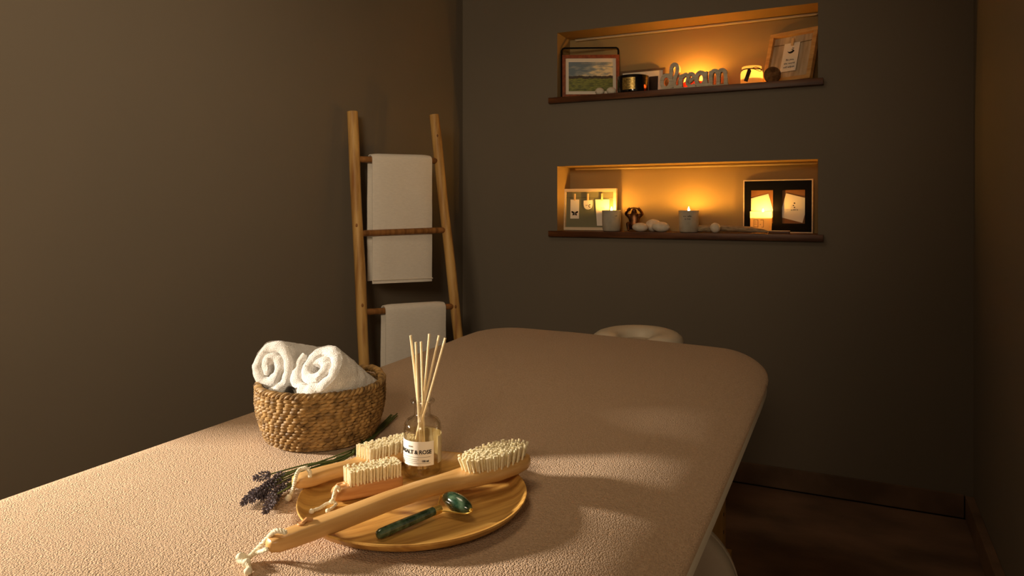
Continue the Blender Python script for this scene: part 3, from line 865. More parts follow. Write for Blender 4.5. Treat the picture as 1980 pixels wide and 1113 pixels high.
# ---------------------------------------------------------------- niche shelves and light profiles
def shelf(name, label, z0, z1):
    b = nb(); box(b, -1.2265, -0.1145, 2.893, 2.9195, z0, z1, 0.0018)
    t = thing(name, label, 'shelf', (-0.664,2.9,z0))
    for v in b.verts: v.co -= V((-0.664,2.9,z0))
    obj('front_lip', b, 'shelf', t)
    b = nb(); box(b, NX0+0.001, NX1-0.001, 2.9195, YB+ND-0.001, z0+0.003, z1-0.0003)
    for v in b.verts: v.co -= V((-0.664,2.9,z0))
    obj('board', b, 'shelf', t)
SU, SL = 1.568, 0.982
shelf('niche_shelf', 'dark wooden shelf board at the bottom of the upper wall niche', 1.5430, SU)
shelf('niche_shelf.001', 'dark wooden shelf board at the bottom of the lower wall niche', 0.9570, SL)
def profile(name, label, z):
    t = thing(name, label, 'light strip', (-0.66,YB+ND-0.012,z))
    b = nb(); tube(b, [(-0.50,0,-0.0065),(0.515,0,-0.0065)], 0.0055, 12); obj('diffuser', b, 'led', t)
    b = nb(); box(b, -0.505, 0.52, 0.000, 0.011, -0.009, -0.0005, 0.001); obj('channel', b, 'led', t)
profile('light_profile', 'slim ivory light profile along the back edge of the upper niche ceiling', NU[1])
profile('light_profile.001', 'slim ivory light profile along the back edge of the lower niche ceiling', NL[1])

# ---------------------------------------------------------------- candles: shared parts
def flame(parent, p, h=0.024, r=0.0055, m='flame'):
    b = nb()
    prof = [(0.0006,0),(r*0.75,h*0.12),(r,h*0.28),(r*0.8,h*0.5),(r*0.42,h*0.75),(0.0004,h)]
    lathe(b, prof, 8, (0,0,0), True)
    f = obj('flame', b, m, parent, loc=p)
    b = nb(); tube(b, [(0,0,-0.008),(0.0005,0,0.002)], 0.0008, 5); obj('wick', b, 'wick', f)
    return f

# ---------------------------------------------------------------- picture frames
def frame_bars(w, h, bw, d, bev=0.001):
    """mitred frame standing on z=0, centred on x, front at y=0, depth +d"""
    b = nb()
    o_ = [(-w/2,0),(w/2,0),(w/2,h),(-w/2,h)]; i_ = [(-w/2+bw,bw),(w/2-bw,bw),(w/2-bw,h-bw),(-w/2+bw,h-bw)]
    of = [b.verts.new((x,0.0012,z)) for x, z in o_]; ob = [b.verts.new((x,d,z)) for x, z in o_]
    mf = [b.verts.new((x*(1-0.004),0,h/2+(z-h/2)*(1-0.004))) for x, z in o_]
    if_ = [b.verts.new((x,0,z)) for x, z in i_]; ib = [b.verts.new((x,d,z)) for x, z in i_]
    for k in range(4):
        n_ = (k+1) % 4
        for q in ((of[k],of[n_],mf[n_],mf[k]),(mf[k],mf[n_],if_[n_],if_[k]),(if_[k],if_[n_],ib[n_],ib[k]),(of[k],ob[k],ob[n_],of[n_]),(ob[k],ib[k],ib[n_],ob[n_])):
            b.faces.new(q)
    return b
def panel(x0, x1, z0, z1, y, th=0.0015):
    b = nb(); box(b, x0, x1, y, y+th, z0, z1); return b

# landscape print in a red-brown frame
ld = thing('landscape_frame', 'red-brown framed landscape photograph at the left end of the upper shelf', 'picture frame', (-1.0575,2.978,SU+0.0016), (-0.07,0,0.42))
w, h = 0.252, 0.192
obj('frame', frame_bars(w, h, 0.0145, 0.018), 'redwood', ld, False)
obj('mount', panel(-w/2+0.013, w/2-0.013, 0.013, h-0.013, 0.008), 'mount', ld, False)
def landscape_mat():
    m = bpy.data.materials.new('landscape_print'); m.use_nodes = True
    nt = m.node_tree; N = nt.nodes; L = nt.links; bs = N['Principled BSDF']; bs.inputs['Roughness'].default_value = 0.5
    tc = N.new('ShaderNodeTexCoord'); sep = N.new('ShaderNodeSeparateXYZ'); L.new(tc.outputs['Generated'], sep.inputs[0])
    def noise_(scale, stretch):
        mp = N.new('ShaderNodeMapping'); mp.inputs['Scale'].default_value = stretch
        L.new(tc.outputs['Generated'], mp.inputs[0]); n = N.new('ShaderNodeTexNoise'); n.inputs['Scale'].default_value = scale; n.inputs['Detail'].default_value = 5
        L.new(mp.outputs[0], n.inputs['Vector']); return n
    def mathn(op, a, b_):
        n = N.new('ShaderNodeMath'); n.operation = op
        for i, q in enumerate((a, b_)):
            if isinstance(q, (int, float)): n.inputs[i].default_value = q
            else: L.new(q, n.inputs[i])
        return n.outputs[0]
    def ramp(fac, stops):
        r = N.new('ShaderNodeValToRGB'); L.new(fac, r.inputs[0]); e = r.color_ramp.elements
        e[0].position, e[0].color = stops[0][0], (*lin(stops[0][1]),1); e[1].position, e[1].color = stops[-1][0], (*lin(stops[-1][1]),1)
        for p, c in stops[1:-1]:
            q = e.new(p); q.color = (*lin(c),1)
        return r.outputs[0]
    z = sep.outputs[2]; x = sep.outputs[0]
    nz = noise_(3.5, (1.2,1,3)).outputs['Fac']
    sky = ramp(mathn('ADD', mathn('MULTIPLY', nz, 0.9), mathn('ADD', mathn('MULTIPLY', x, 0.35), mathn('MULTIPLY', z, -0.35))), [(0.22,(112,130,142)),(0.40,(166,170,164)),(0.5,(244,226,180)),(0.7,(252,240,206))])
    nf = noise_(7, (1.0,1,3.5)).outputs['Fac']
    land = ramp(mathn('ADD', mathn('MULTIPLY', nf, 0.8), mathn('MULTIPLY', z, 0.25)), [(0.25,(44,48,20)),(0.40,(104,110,40)),(0.52,(150,152,58)),(0.60,(74,76,34)),(0.75,(160,152,70))])
    nr = noise_(4, (1.5,1,0)).outputs['Fac']
    hor = mathn('ADD', 0.44, mathn('MULTIPLY', nr, 0.16))
    k1 = mathn('GREATER_THAN', z, hor)
    ridge = mathn('GREATER_THAN', z, mathn('SUBTRACT', hor, 0.09))
    m1 = N.new('ShaderNodeMix'); m1.data_type = 'RGBA'; L.new(ridge, m1.inputs['Factor']); L.new(land, m1.inputs['A']); m1.inputs['B'].default_value = (*lin((66,52,34)),1)
    m2 = N.new('ShaderNodeMix'); m2.data_type = 'RGBA'; L.new(k1, m2.inputs['Factor']); L.new(m1.outputs['Result'], m2.inputs['A']); L.new(sky, m2.inputs['B'])
    L.new(m2.outputs['Result'], bs.inputs['Base Color']); return m
obj('photo_print', panel(-w/2+0.0285, w/2-0.0285, 0.030, h-0.031, 0.0072, 0.0012), landscape_mat(), ld, False)

# black wire stand around it
b = nb()
P = [(-0.131,0,0.002),(-0.131,0,0.216),(-0.127,0,0.2235),(-0.120,0,0.2275),(0.112,0,0.2275),(0.118,0,0.2235),(0.121,0,0.216),(0.121,0,0.002)]
tube(b, P, 0.0042, 8); tube(b, [(-0.131,0,0.0045),(0.121,0,0.0045)], 0.0042, 8)
o = tag(obj('wire_stand', b, 'blackmetal'), 'black metal wire stand rising behind the landscape picture frame', 'wire stand')
o.location = (-1.066,3.004,SU); o.rotation_euler = (-0.03,0,0.40)

# small dark picture leaning behind the black candle
bp_ = thing('small_picture_frame', 'small brown picture frame with a dark print, behind the black candle and word sign', 'picture frame', (-0.846,3.035,SU+0.0017), (-0.12,0,-0.02))
w, h = 0.200, 0.119
obj('frame', frame_bars(w, h, 0.009, 0.012), 'oldwood', bp_, False)
obj('mount', panel(-w/2+0.008, w/2-0.008, 0.008, h-0.008, 0.005), 'mount', bp_, False)
pr = obj('dark_print', panel(-w/2+0.026, w/2-0.030, 0.014, h-0.034, 0.0043, 0.001), 'darkpic', bp_, False)
b = nb(); prism(b, [(0.004,0.016),(0.016,0.016),(0.021,0.03),(0.016,0.042),(0.02,0.055),(0.012,0.068),(0.003,0.06),(0.006,0.045),(0.001,0.032)], 0.0035, 0.0042)
obj('pale_figure', b, 'mount', pr, False)

# two white pebbles
for k, (x, y, rx, rz, lb) in enumerate(((-0.9995,2.925,0.0205,0.0165,'left white pebble of the pair in front of the landscape picture'),(-0.9485,2.928,0.0215,0.016,'right white pebble of the pair, touching the black candle side'))):
    b = nb(); ell(b, (0,0,0), rx, 0.017, rz, 18, 12, None, 0.08, 40)
    o = tag(obj('pebble' if not k else 'pebble.001', b, 'pebble'), lb, 'pebble', 'pebbles on the upper shelf'); o.location = (x, y, SU+rz*0.97)

# black candle jar
cj = thing('black_candle_jar', 'black glazed candle jar with a gold label on the upper shelf', 'candle', (-0.8625,2.965,SU))
b = nb(); lathe(b, [(0.0,0.0),(0.062,0.0),(0.0665,0.004),(0.0675,0.012),(0.0675,0.071),(0.066,0.0745),(0.0635,0.0735),(0.063,0.063),(0.063,0.012),(0.0,0.010)], 44)
obj('jar', b, 'blackglass', cj)
b = nb(); lathe(b, [(0.0,0.010),(0.0628,0.010),(0.0628,0.055),(0.0,0.056)], 40); obj('candle_wax', b, 'wax', cj)
ca = math.atan2(0.8625, 2.965)-0.30
lb_ = obj('label', curved_label(ca-0.42, ca+0.42, 0.012, 0.062, 0.0677), 'goldlabel', cj)
b = nb()
for k, (t_, s) in enumerate((((6,),0.0085),((3,4),0.006),((5,),0.0075),((3,3),0.006))):
    print_lines(b, t_, s, None, on_cyl(ca, 0.053-k*0.0115, 0.0681))
obj('lettering', b, 'ink', lb_)

# the word sign: letters of limed wood
sg = thing('word_sign', 'limed wooden letters spelling the word dream standing on the upper shelf', 'sign', (-0.601,2.925,SU), (0,0,-0.03))
def stroke(bm, pts, w, d, closed=False):
    rings = []
    P = [V((x, 0, z)) for x, z in pts]; n = len(P)
    for i in range(n):
        t = (P[(i+1) % n]-P[i-1]) if closed else (P[min(i+1,n-1)]-P[max(i-1,0)])
        t.normalize(); q = V((t.z,0,-t.x))*(w/2)
        rings.append([P[i]+q+V((0,-d/2,0)), P[i]+q*1.12, P[i]+q+V((0,d/2,0)), P[i]-q+V((0,d/2,0)), P[i]-q*1.12, P[i]-q+V((0,-d/2,0))])
    loft(bm, rings, True, closed)
def arc(cx, cz, rx, rz, a0, a1, n=14): return [(cx+rx*math.cos(math.radians(a0+(a1-a0)*k/n)), cz+rz*math.sin(math.radians(a0+(a1-a0)*k/n))) for k in range(n+1)]
W_, D_ = 0.0170, 0.022
letters = []
X0 = -0.142
SX = 0.93
# d : bowl + tall looped stem
b = nb(); stroke(b, arc(X0+0.026,0.034,0.0205,0.0265,0,360,18)[:-1], W_, D_, True)
stroke(b, [(X0+0.049,0.0075),(X0+0.046,0.03),(X0+0.046,0.055)]+arc(X0+0.062,0.083,0.0145,0.0195,200,-20,14)+[(X0+0.072,0.065),(X0+0.064,0.045),(X0+0.060,0.025),(X0+0.066,0.009),(X0+0.082,0.0085)], W_*0.92, D_*0.98)
letters.append(b)
# r
b = nb(); stroke(b, [(X0+0.089,0.0065),(X0+0.089,0.03),(X0+0.091,0.058)], W_, D_); stroke(b, [(X0+0.090,0.040),(X0+0.100,0.053),(X0+0.114,0.058),(X0+0.121,0.052)], W_*0.9, D_*0.97)
letters.append(b)
# e
b = nb(); stroke(b, [(X0+0.120,0.022),(X0+0.134,0.032),(X0+0.146,0.042)]+arc(X0+0.135,0.041,0.0135,0.0175,10,180,10)+arc(X0+0.137,0.030,0.0185,0.0225,180,320,10), W_*0.85, D_)
letters.append(b)
# a
b = nb(); stroke(b, arc(X0+0.176,0.034,0.0185,0.0265,0,360,16)[:-1], W_, D_*0.98, True); stroke(b, [(X0+0.197,0.062),(X0+0.196,0.03),(X0+0.201,0.009),(X0+0.211,0.0075)], W_*0.95, D_)
letters.append(b)
# m
b = nb(); stroke(b, [(X0+0.220,0.0065),(X0+0.220,0.062)], W_*0.95, D_)
stroke(b, [(X0+0.220,0.040)]+arc(X0+0.236,0.046,0.0145,0.017,150,10,8)+[(X0+0.251,0.03),(X0+0.251,0.0065)], W_*0.9, D_*0.97)
stroke(b, [(X0+0.252,0.040)]+arc(X0+0.267,0.046,0.0145,0.017,150,10,8)+[(X0+0.283,0.03),(X0+0.283,0.0065)], W_*0.9, D_*0.99)
letters.append(b)
for b in letters:
    for v in b.verts: v.co.x *= SX
    obj('letter', b, 'limed', sg)
b = nb(); box(b, X0*SX-0.002, 0.142, -0.014, 0.016, 0.0, 0.0055, 0.001); obj('base_strip', b, 'limed', sg)

# pink votive behind the sign
pk = thing('pink_votive', 'pink glass votive candle burning behind the word sign on the upper shelf', 'candle', (-0.6125,2.995,SU))
b = nb(); lathe(b, [(0.030,0.001),(0.037,0.004),(0.041,0.012),(0.0425,0.05),(0.0425,0.066)], 32); obj('glass_cup', b, 'pinkglass', pk)
b = nb(); lathe(b, [(0.0,0.036),(0.0417,0.0365)], 28); obj('candle_wax', b, 'pinkglass', pk)
flame(pk, (0.0,0,0.043), 0.028)

# glowing jar candle with twine and tag
jr2 = thing('glass_jar_candle', 'glowing frosted jar candle tied with twine and a dark tag on the upper shelf', 'candle', (-0.3785,2.965,SU))
b = nb(); lathe(b, [(0.034,0.001),(0.041,0.003),(0.0425,0.008),(0.0425,0.048),(0.040,0.056),(0.0355,0.0605),(0.0355,0.063),(0.0375,0.0645),(0.0375,0.0735),(0.036,0.0745)], 40)
obj('jar', b, 'frost', jr2)
b = nb(); lathe(b, [(0.0,0.024),(0.0418,0.0245)], 32); obj('candle_wax', b, 'frost', jr2)
flame(jr2, (0.004,0,0.031), 0.020, 0.005, 'small_flame')
b = nb()
for dz in (0.0, 0.0022): tube(b, [(0.0374*math.cos(2*PI*k/32), 0.0374*math.sin(2*PI*k/32), 0.0605+dz+0.001*math.sin(4*PI*k/32)) for k in range(32)], 0.0012, 6, True)
pA = math.atan2(-2.965, 0.3785)
pc = lambda da, r, z: V((r*math.cos(pA+da), r*math.sin(pA+da), z))
tube(b, catmull([pc(0.05,0.0385,0.062), pc(0.35,0.043,0.066), pc(0.75,0.046,0.060), pc(0.85,0.045,0.050), pc(0.5,0.042,0.054), pc(0.1,0.0385,0.061)], 6), 0.0012, 6)
tube(b, catmull([pc(0.0,0.0385,0.062), pc(-0.3,0.045,0.058), pc(-0.35,0.0455,0.050)], 6), 0.0012, 6)
obj('twine', b, 'twine', jr2)
b = nb(); c0, c1 = pc(-0.15,0.0455,0.058), pc(-0.50,0.0475,0.012)
side = V((math.cos(pA+PI/2), math.sin(pA+PI/2), 0))
dn = (c1-c0).normalized(); sd2 = (side - dn*side.dot(dn)).normalized(); nn = dn.cross(sd2)*0.0009
loft(b, [[c0+sd2*q+nn*s for q, s in ((-wd,-1),(wd,-1),(wd,1),(-wd,1))] if True else None for c0, wd in ((c0,0.003),(lerp(c0,c1,0.12),0.0075),(c1,0.0075))], True)
obj('tag', b, 'bark', jr2, False)

# cork disc and the leaning oak frame
b = nb(); lathe(b, [(0.0,-0.007),(0.029,-0.007),(0.0315,-0.005),(0.0315,0.005),(0.029,0.007),(0.0,0.007)], 36)
o = tag(obj('wooden_disc', b, 'cork'), 'round brown slice of wood standing on edge before the light oak frame', 'wooden disc')
o.location = (-0.298,2.932,SU+0.0310); o.rotation_euler = (PI/2-0.12,0,0.1)
ok = thing('oak_card_frame', 'light oak frame holding a pegged card, leaning at the right end of the upper shelf', 'picture frame', (-0.2540,2.955,SU+0.0076), (-0.34,0.0,-0.38))
w, h = 0.196, 0.222
obj('frame', frame_bars(w, h, 0.0165, 0.022), 'lightwood', ok, False)
obj('backing', panel(-w/2+0.015, w/2-0.015, 0.015, h-0.015, 0.016, 0.003), 'plank', ok, False)
b = nb(); tube(b, [(-w/2+0.015,0.012,0.172),(0,0.0115,0.169),(w/2-0.015,0.012,0.173)], 0.0008, 6); obj('string', b, 'twine', ok)
b = nb(); box(b, -0.004, 0.006, 0.0025, 0.010, 0.158, 0.190, 0.0012); obj('peg', b, 'peg', ok)
cd = obj('card', panel(-0.034, 0.030, 0.047, 0.172, 0.0095, 0.0008), 'paper', ok, False)
b = nb()
text_mesh(b, 'Be you,', 0.0112, upright(0,0.0093,0.098)); text_mesh(b, 'the world', 0.0112, upright(0,0.0093,0.082)); text_mesh(b, 'will adjust', 0.0112, upright(0,0.0093,0.066))
q = nb()
oc = arc(-0.002,0.140,0.0145,0.0145,200,345,16); ic = arc(-0.007,0.1455,0.0135,0.0125,338,215,16)
prism(q, oc+ic, -0.0003, 0.0003); stroke(q, [(0.002,0.150),(0.006,0.146),(0.009,0.149)], 0.0026, 0.0006); stroke(q, [(-0.001,0.143),(0.004,0.142),(0.007,0.139)], 0.0022, 0.0006)
for v in q.verts: v.co.y += 0.0092
obj('moon_print', q, 'ink', cd, False)
obj('lettering', b, 'ink', cd, False)

# ---------------------------------------------------------------- lower niche
wf_ = thing('pegged_card_frame', 'pale wooden frame with three pegged cards at the left end of the lower shelf', 'picture frame', (-1.0770,3.000,SL+0.0012), (-0.05,0,0.03))
w, h = 0.250, 0.186
obj('frame', frame_bars(w, h, 0.0135, 0.020), 'whiteframe', wf_, False)
obj('backing', panel(-w/2+0.012, w/2-0.012, 0.012, h-0.012, 0.015, 0.003), 'sage', wf_, False)
b = nb(); tube(b, [(-w/2+0.013,0.010,0.147),(0,0.0098,0.1455),(w/2-0.013,0.010,0.147)], 0.0006, 6); obj('string', b, 'twine', wf_)
for x in (-0.069, -0.007, 0.058):
    b = nb(); box(b, x-0.0038, x+0.0038, 0.003, 0.0095, 0.134, 0.164, 0.001); obj('peg', b, 'peg', wf_)
c1_ = obj('card', panel(-0.090, -0.049, 0.052, 0.138, 0.0092, 0.0008), 'paper', wf_, False)
b = nb()
for sgn in (-1, 1):
    for dx, zc, rx, rz, an in ((0.0088,0.0800,0.0085,0.0045,-0.6),(0.0062,0.0705,0.0056,0.0034,0.5)):
        ell(b, (-0.069+sgn*dx,0.0091,zc), rx, 0.0004, rz, 12, 6, Matrix.Rotation(an*sgn, 3, 'Y'))
tube(b, [(-0.069,0.009,0.066),(-0.069,0.009,0.083)], 0.001, 6)
obj('butterfly_print', b, 'ink', c1_)
b = nb(); prism(b, [(-0.028,0.133),(0.014,0.136),(0.0145,0.115)]+arc(-0.007,0.112,0.0205,0.019,0,-180,12)+[(-0.0285,0.118)], 0.0092, 0.010)
c2_ = obj('card', b, 'paper', wf_, False)
b = nb(); stroke(b, arc(0.002,0.109,0.005,0.006,60,300,10), 0.0028, 0.0006)
for v in b.verts: v.co.y += 0.0088
print_lines(b, (4,), 0.008, upright(-0.014,0.009,0.112)); obj('moon_print', b, 'ink', c2_)
b = nb(); box(b, 0.030, 0.091, 0.0092, 0.010, 0.021, 0.138)
for v in b.verts:
    if v.co.z > 0.1 and v.co.x < 0.05: v.co.x -= 0.004
    if v.co.z < 0.1 and v.co.x < 0.05: v.co.x += 0.006
c3_ = obj('card', b, 'paper', wf_, False)
b = nb(); print_lines(b, (5,), 0.010, upright(0.062,0.009,0.100)); obj('lettering', b, 'lightink', c3_)

def cup_candle(name, label, x, y, txt, R=0.0405, H=0.0905, fm='flame'):
    t = thing(name, label, 'candle', (x, y, SL))
    b = nb(); lathe(b, [(0.0,0.0),(R*0.80,0.0),(R*0.90,0.003),(R*0.97,0.016),(R,0.04),(R,H-0.001),(R-0.0012,H),(R-0.0042,H-0.001),(R-0.0045,H-0.016),(R-0.0045,0.01),(0.0,0.008)], 40)
    obj('cup', b, 'cement', t)
    b = nb(); lathe(b, [(0.0,0.008),(R-0.0047,0.008),(R-0.0047,H-0.015),(0.0,H-0.014)], 36); obj('candle_wax', b, 'wax', t)
    a = math.atan2(-x, y)
    b = nb()
    for k, (s, q) in enumerate(txt): print_lines(b, s, q, None, on_cyl(a-0.12 if len(txt) > 1 else a+0.5, H-0.024-k*0.011, R+0.0002))
    obj('lettering', b, 'ink', t)
    flame(t, (0.0,0,H-0.014), 0.029, 0.0055, fm)
cup_candle('cement_candle', 'lit grey cement cup candle beside the pegged card frame', -0.958, 2.962, [((4,),0.009)], fm='near_flame')
cup_candle('cement_candle.001', 'lit grey cement cup candle with two lines of print, centre of the lower shelf', -0.6255, 2.958, [((4,5),0.0105),((3,5),0.008)])

# bronze seated figurine holding its head: one continuous skinned surface
def skinned(name, verts, edges, radii, m, parent=None, locn=None, rotz=0.0, sub=2):
    me = bpy.data.meshes.new(name); me.from_pydata(verts, edges, [])
    o = bpy.data.objects.new(name, me); C.objects.link(o)
    sk = o.modifiers.new('skin', 'SKIN'); sk.use_smooth_shade = True
    for i, r in enumerate(radii):
        me.skin_vertices[0].data[i].radius = (r, r) if not isinstance(r, tuple) else r
    me.skin_vertices[0].data[0].use_root = True
    ss = o.modifiers.new('sub', 'SUBSURF'); ss.levels = sub; ss.render_levels = sub
    dg = bpy.context.evaluated_depsgraph_get()
    nm = bpy.data.meshes.new_from_object(o.evaluated_get(dg))
    bpy.data.objects.remove(o); bpy.data.meshes.remove(me)
    nm.name = name
    for p in nm.polygons: p.use_smooth = True
    nm.materials.clear(); nm.materials.append(M[m])
    o = bpy.data.objects.new(name, nm); C.objects.link(o)
    if parent: o.parent = parent
    if locn: o.location = locn
    o.rotation_euler.z = rotz
    return o
vv = [(0,0.002,0.019),(0,0.004,0.040),(0,0.003,0.058),(0,0,0.070),(0,-0.006,0.090),(0,-0.009,0.101),          # pelvis..head top
      (-0.020,0.002,0.062),(-0.036,-0.006,0.074),(-0.027,-0.018,0.090),(-0.016,-0.020,0.098),                  # left arm, hand on brow
      (0.020,0.002,0.062),(0.036,-0.006,0.074),(0.027,-0.018,0.090),(0.016,-0.020,0.098),
      (-0.014,-0.004,0.016),(-0.026,-0.030,0.038),(-0.022,-0.036,0.010),(-0.022,-0.048,0.005),                 # left leg
      (0.014,-0.004,0.016),(0.026,-0.030,0.038),(0.022,-0.036,0.010),(0.022,-0.048,0.005),
      (0,-0.018,0.084)]                                                                                        # muzzle
ee = [(0,1),(1,2),(2,3),(3,4),(4,5),(2,6),(6,7),(7,8),(8,9),(2,10),(10,11),(11,12),(12,13),(0,14),(14,15),(15,16),(16,17),(0,18),(18,19),(19,20),(20,21),(4,22)]
rr = [0.019,0.019,0.015,0.010,0.017,0.013, 0.009,0.0075,0.0065,0.006, 0.009,0.0075,0.0065,0.006, 0.011,0.009,0.007,0.0045, 0.011,0.009,0.007,0.0045, 0.010]
fg = skinned('bronze_figurine', vv, ee, rr, 'bronze', None, (-0.866,2.992,SL+0.001), 0.22)
tag(fg, 'seated copper-bronze figurine with hands raised to its head, beside the white pebbles', 'figurine')
b = nb()
for sx in (-1, 1): ell(b, (sx*0.020,-0.002,0.094), 0.006, 0.0035, 0.008, 10, 6)
obj('ears', b, 'bronze', fg)
b = nb()
for sx in (-1, 1):
    for k in range(4):
        y0 = -0.022-0.0005*k; x0 = sx*(0.017-0.0045*k)
        tube(b, [(x0,y0+0.003,0.0955+0.0012*k),(x0-sx*0.003,y0-0.002,0.0985+0.001*k),(x0-sx*0.006,y0-0.002,0.099)], [0.0022,0.0020,0.0013], 6)
obj('fingers', b, 'bronze', fg)

for k, (x, y, z, rx, ry, rz, lb) in enumerate(((-0.829,2.952,0.0190,0.0345,0.026,0.0195,'left white pebble in front of the bronze figurine'),
        (-0.783,2.998,0.0265,0.036,0.026,0.0270,'tall white pebble at the back of the three on the lower shelf'),
        (-0.742,2.957,0.0215,0.0385,0.027,0.0220,'right white pebble of the three, nearest the middle candle'))):
    b = nb(); ell(b, (0,0,0), rx, ry, rz, 22, 14, None, 0.06, 25)
    o = tag(obj('pebble.%03d' % (k+2), b, 'pebble'), lb, 'pebble', 'pebbles on the lower shelf'); o.location = (x, y, SL+rz*0.97)

b = nb(); ell(b, (0,0,0), 0.0208, 0.0208, 0.0205, 20, 14, None, 0.02, 40)
o = tag(obj('white_ball', b, 'pebble'), 'small white ball in front of the driftwood on the lower shelf', 'ball'); o.location = (-0.5140,2.930,SL+0.0207)
b = nb()
dp = catmull([(-0.135,0.006,0.016),(-0.09,0.0,0.017),(-0.04,0.004,0.019),(0.01,0.0,0.017),(0.055,-0.002,0.0145),(0.10,-0.008,0.011),(0.138,-0.014,0.0075)], 6)
rd = [0.0145,0.0165,0.017,0.0165,0.0150,0.0165,0.0175,0.0150,0.0162,0.0170,0.0158,0.0150,0.0165,0.0158,0.0150,0.0155,0.0150,0.0145,0.0150,0.0142,0.0138,0.0135,0.0135,0.0130,0.0125,0.0122,0.0115,0.0112,0.0106,0.010,0.0096,0.0090,0.0084,0.0076,0.0068,0.0056,0.0035]
rings = tube(b, dp, rd[:len(dp)], 12, flat=0.85)
for v in b.verts:
    v.co += V((0, noise.noise(v.co*60), noise.noise(v.co*60+V((5,5,5)))))*0.0026
    v.co.z = max(v.co.z, 0.0006)
dw = tag(obj('driftwood', b, 'drift'), 'piece of bleached driftwood lying along the lower shelf right of the candle', 'driftwood'); dw.location = (-0.453,2.962,SL)
b = nb(); tube(b, catmull([(0.03,0.0,0.022),(0.07,0.006,0.0215),(0.115,0.012,0.016)], 5), [0.006,0.006,0.0055,0.0055,0.005,0.0048,0.0044,0.004,0.0034,0.0026,0.0015], 8)
obj('side_branch', b, 'drift', dw)

# pale lit candle with a square emblem
gc = thing('pale_cup_candle', 'lit pale candle cup with a printed emblem, before the black frame', 'candle', (-0.3475,2.999,SL))
b = nb(); lathe(b, [(0.034,0.001),(0.039,0.003),(0.0405,0.010),(0.0415,0.086),(0.041,0.0865)], 40); obj('cup', b, 'waxglass', gc)
b = nb(); lathe(b, [(0.0,0.060),(0.0408,0.0605)], 32); obj('candle_wax', b, 'waxglass', gc)
flame(gc, (0.008,0,0.071), 0.026, 0.0055, 'cup_flame')
a = math.atan2(0.3475, 2.999)
def cyl_rects(specs, R, a0):
    b = nb()
    for x0, x1, z0, z1 in specs:
        b2 = curved_label(a0+x0/R, a0+x1/R, z0, z1, R)
        me = bpy.data.meshes.new('tmp'); b2.to_mesh(me); b2.free(); b.from_mesh(me); bpy.data.meshes.remove(me)
    return b
sp = [(-0.030,-0.012,0.052,0.0535),(-0.030,-0.0285,0.024,0.0535),(-0.012,-0.0105,0.024,0.0535),(-0.030,-0.0105,0.024,0.0255),(-0.026,-0.016,0.044,0.0454),(-0.026,-0.016,0.036,0.0374),
      (-0.002,0.010,0.052,0.0535),(0.0085,0.010,0.024,0.0535),(0.002,0.010,0.024,0.0255),(-0.004,-0.0005,0.034,0.036)]
obj('emblem', cyl_rects(sp, 0.0418, a), 'ink', gc)

# small flat wooden coaster lying at the foot of the frame
b = nb(); box(b, -0.038, 0.038, -0.022, 0.022, 0.0, 0.010, 0.0015)
o = tag(obj('coaster', b, 'shelf'), 'small flat dark wooden block lying at the foot of the black frame', 'block'); o.location = (-0.275,2.957,SL)
b = nb(); box(b, -0.0385, 0.0385, -0.0225, 0.0225, 0.010, 0.0118, 0.0005); obj('pale_top', b, 'whiteframe', o)

# black double frame with two tilted cards
bf = thing('black_double_frame', 'black frame with two openings and tilted cards at the right end of the lower shelf', 'picture frame', (-0.2905,3.034,SL+0.0007), (-0.03,0,-0.10))
w, h = 0.268, 0.214
obj('outer_edge', frame_bars(w, h, 0.0045, 0.016), 'whiteframe', bf, False)
b = nb()
ox = ((-0.104,-0.017),(0.017,0.104)); oz = (0.038,0.172)
xs_ = [-w/2+0.004, ox[0][0], ox[0][1], ox[1][0], ox[1][1], w/2-0.004]; zs_ = [0.004, oz[0], oz[1], h-0.004]
for i in range(5):
    for j in range(3):
        if i in (1, 3) and j == 1: continue
        box(b, xs_[i], xs_[i+1], 0.003, 0.009, zs_[j], zs_[j+1])
bmesh.ops.remove_doubles(b, verts=b.verts[:], dist=1e-5)
obj('black_mount', b, 'blackcard', bf, False)
obj('backing', panel(-w/2+0.004, w/2-0.004, 0.004, h-0.004, 0.0125, 0.002), 'kraft', bf, False)
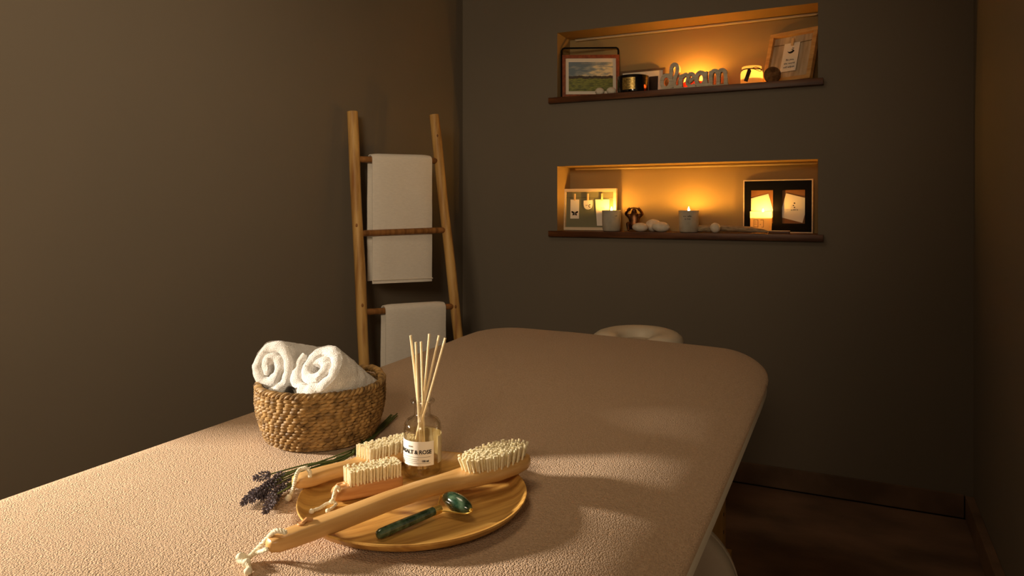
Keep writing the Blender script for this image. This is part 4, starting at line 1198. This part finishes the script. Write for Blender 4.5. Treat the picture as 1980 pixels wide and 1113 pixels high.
for k, (cx, ang, hw, hh) in enumerate(((-0.066,0.26,0.044,0.048),(0.063,-0.26,0.045,0.049))):
    x0_, x1_ = ox[k]
    # card corners turned by ang, cut to what sits behind its opening
    pts = [(cx+x*math.cos(ang)-z*math.sin(ang), 0.100+x*math.sin(ang)+z*math.cos(ang)) for x, z in ((-hw,-hh),(hw,-hh),(hw,hh),(-hw,hh))]
    b = nb(); prism(b, pts, 0.0095, 0.0105); cdd = obj('card', b, 'paper', bf, False)
    if k == 1:
        b = nb()
        for x, z, r in ((0.064,0.119,0.0035),(0.060,0.110,0.003),(0.064,0.102,0.003)): ell(b, (x,0.0094,z), r, 0.0003, r*0.8, 8, 4)
        print_lines(b, (3,5,3), 0.006, upright(0.064,0.0093,0.092)); obj('print', b, 'ink', cdd)

# ---------------------------------------------------------------- lights and world
def area(name, locn, target, size, power, color, spread=PI, sizey=None):
    l = bpy.data.lights.new(name, 'AREA'); l.energy = power; l.color = color; l.size = size; l.spread = spread
    if sizey: l.shape = 'RECTANGLE'; l.size_y = sizey
    o = bpy.data.objects.new(name, l); C.objects.link(o); o.location = locn
    o.rotation_euler = (V(target)-V(locn)).to_track_quat('-Z', 'Y').to_euler()
    return o
area('side_lamp', (-2.50,0.02,1.30), (-0.55,0.72,0.70), 0.16, 22, (1.0,0.87,0.70), math.radians(80))  # low left source read from the table shadows; its corridor position is made up
area('room_lamp', (-0.05,-0.95,1.72), (-1.60,1.35,1.45), 0.5, 6.4, (1.0,0.77,0.51), math.radians(76))
def spot(name, locn, target, power, color, cone, blend, rad):
    l = bpy.data.lights.new(name, 'SPOT'); l.energy = power; l.color = color; l.spot_size = math.radians(cone); l.spot_blend = blend; l.shadow_soft_size = rad
    o = bpy.data.objects.new(name, l); C.objects.link(o); o.location = locn
    o.rotation_euler = (V(target)-V(locn)).to_track_quat('-Z', 'Y').to_euler()
spot('wall_spot', (-0.45,-0.6,2.0), (-0.45,2.92,1.58), 23, (1.0,0.76,0.50), 31, 1.0, 0.2)
area('added_ambient_fill', (-0.95,0.9,2.42), (0.05,1.3,0.0), 0.6, 4.8, (1.0,0.76,0.50), math.radians(150))  # added fill standing in for broad ambient light; no fitting hangs here

wd = bpy.data.worlds.new('world'); bpy.context.scene.world = wd; wd.use_nodes = True
wd.node_tree.nodes['Background'].inputs[0].default_value = (1.0,0.8,0.6,1)
wd.node_tree.nodes['Background'].inputs[1].default_value = 0.012

bpy.context.scene.cycles.transparent_max_bounces = 24
vs = bpy.context.scene.view_settings
vs.view_transform = 'Standard'; vs.look = 'None'; vs.exposure = 0.0; vs.gamma = 1.0; vs.use_curve_mapping = False
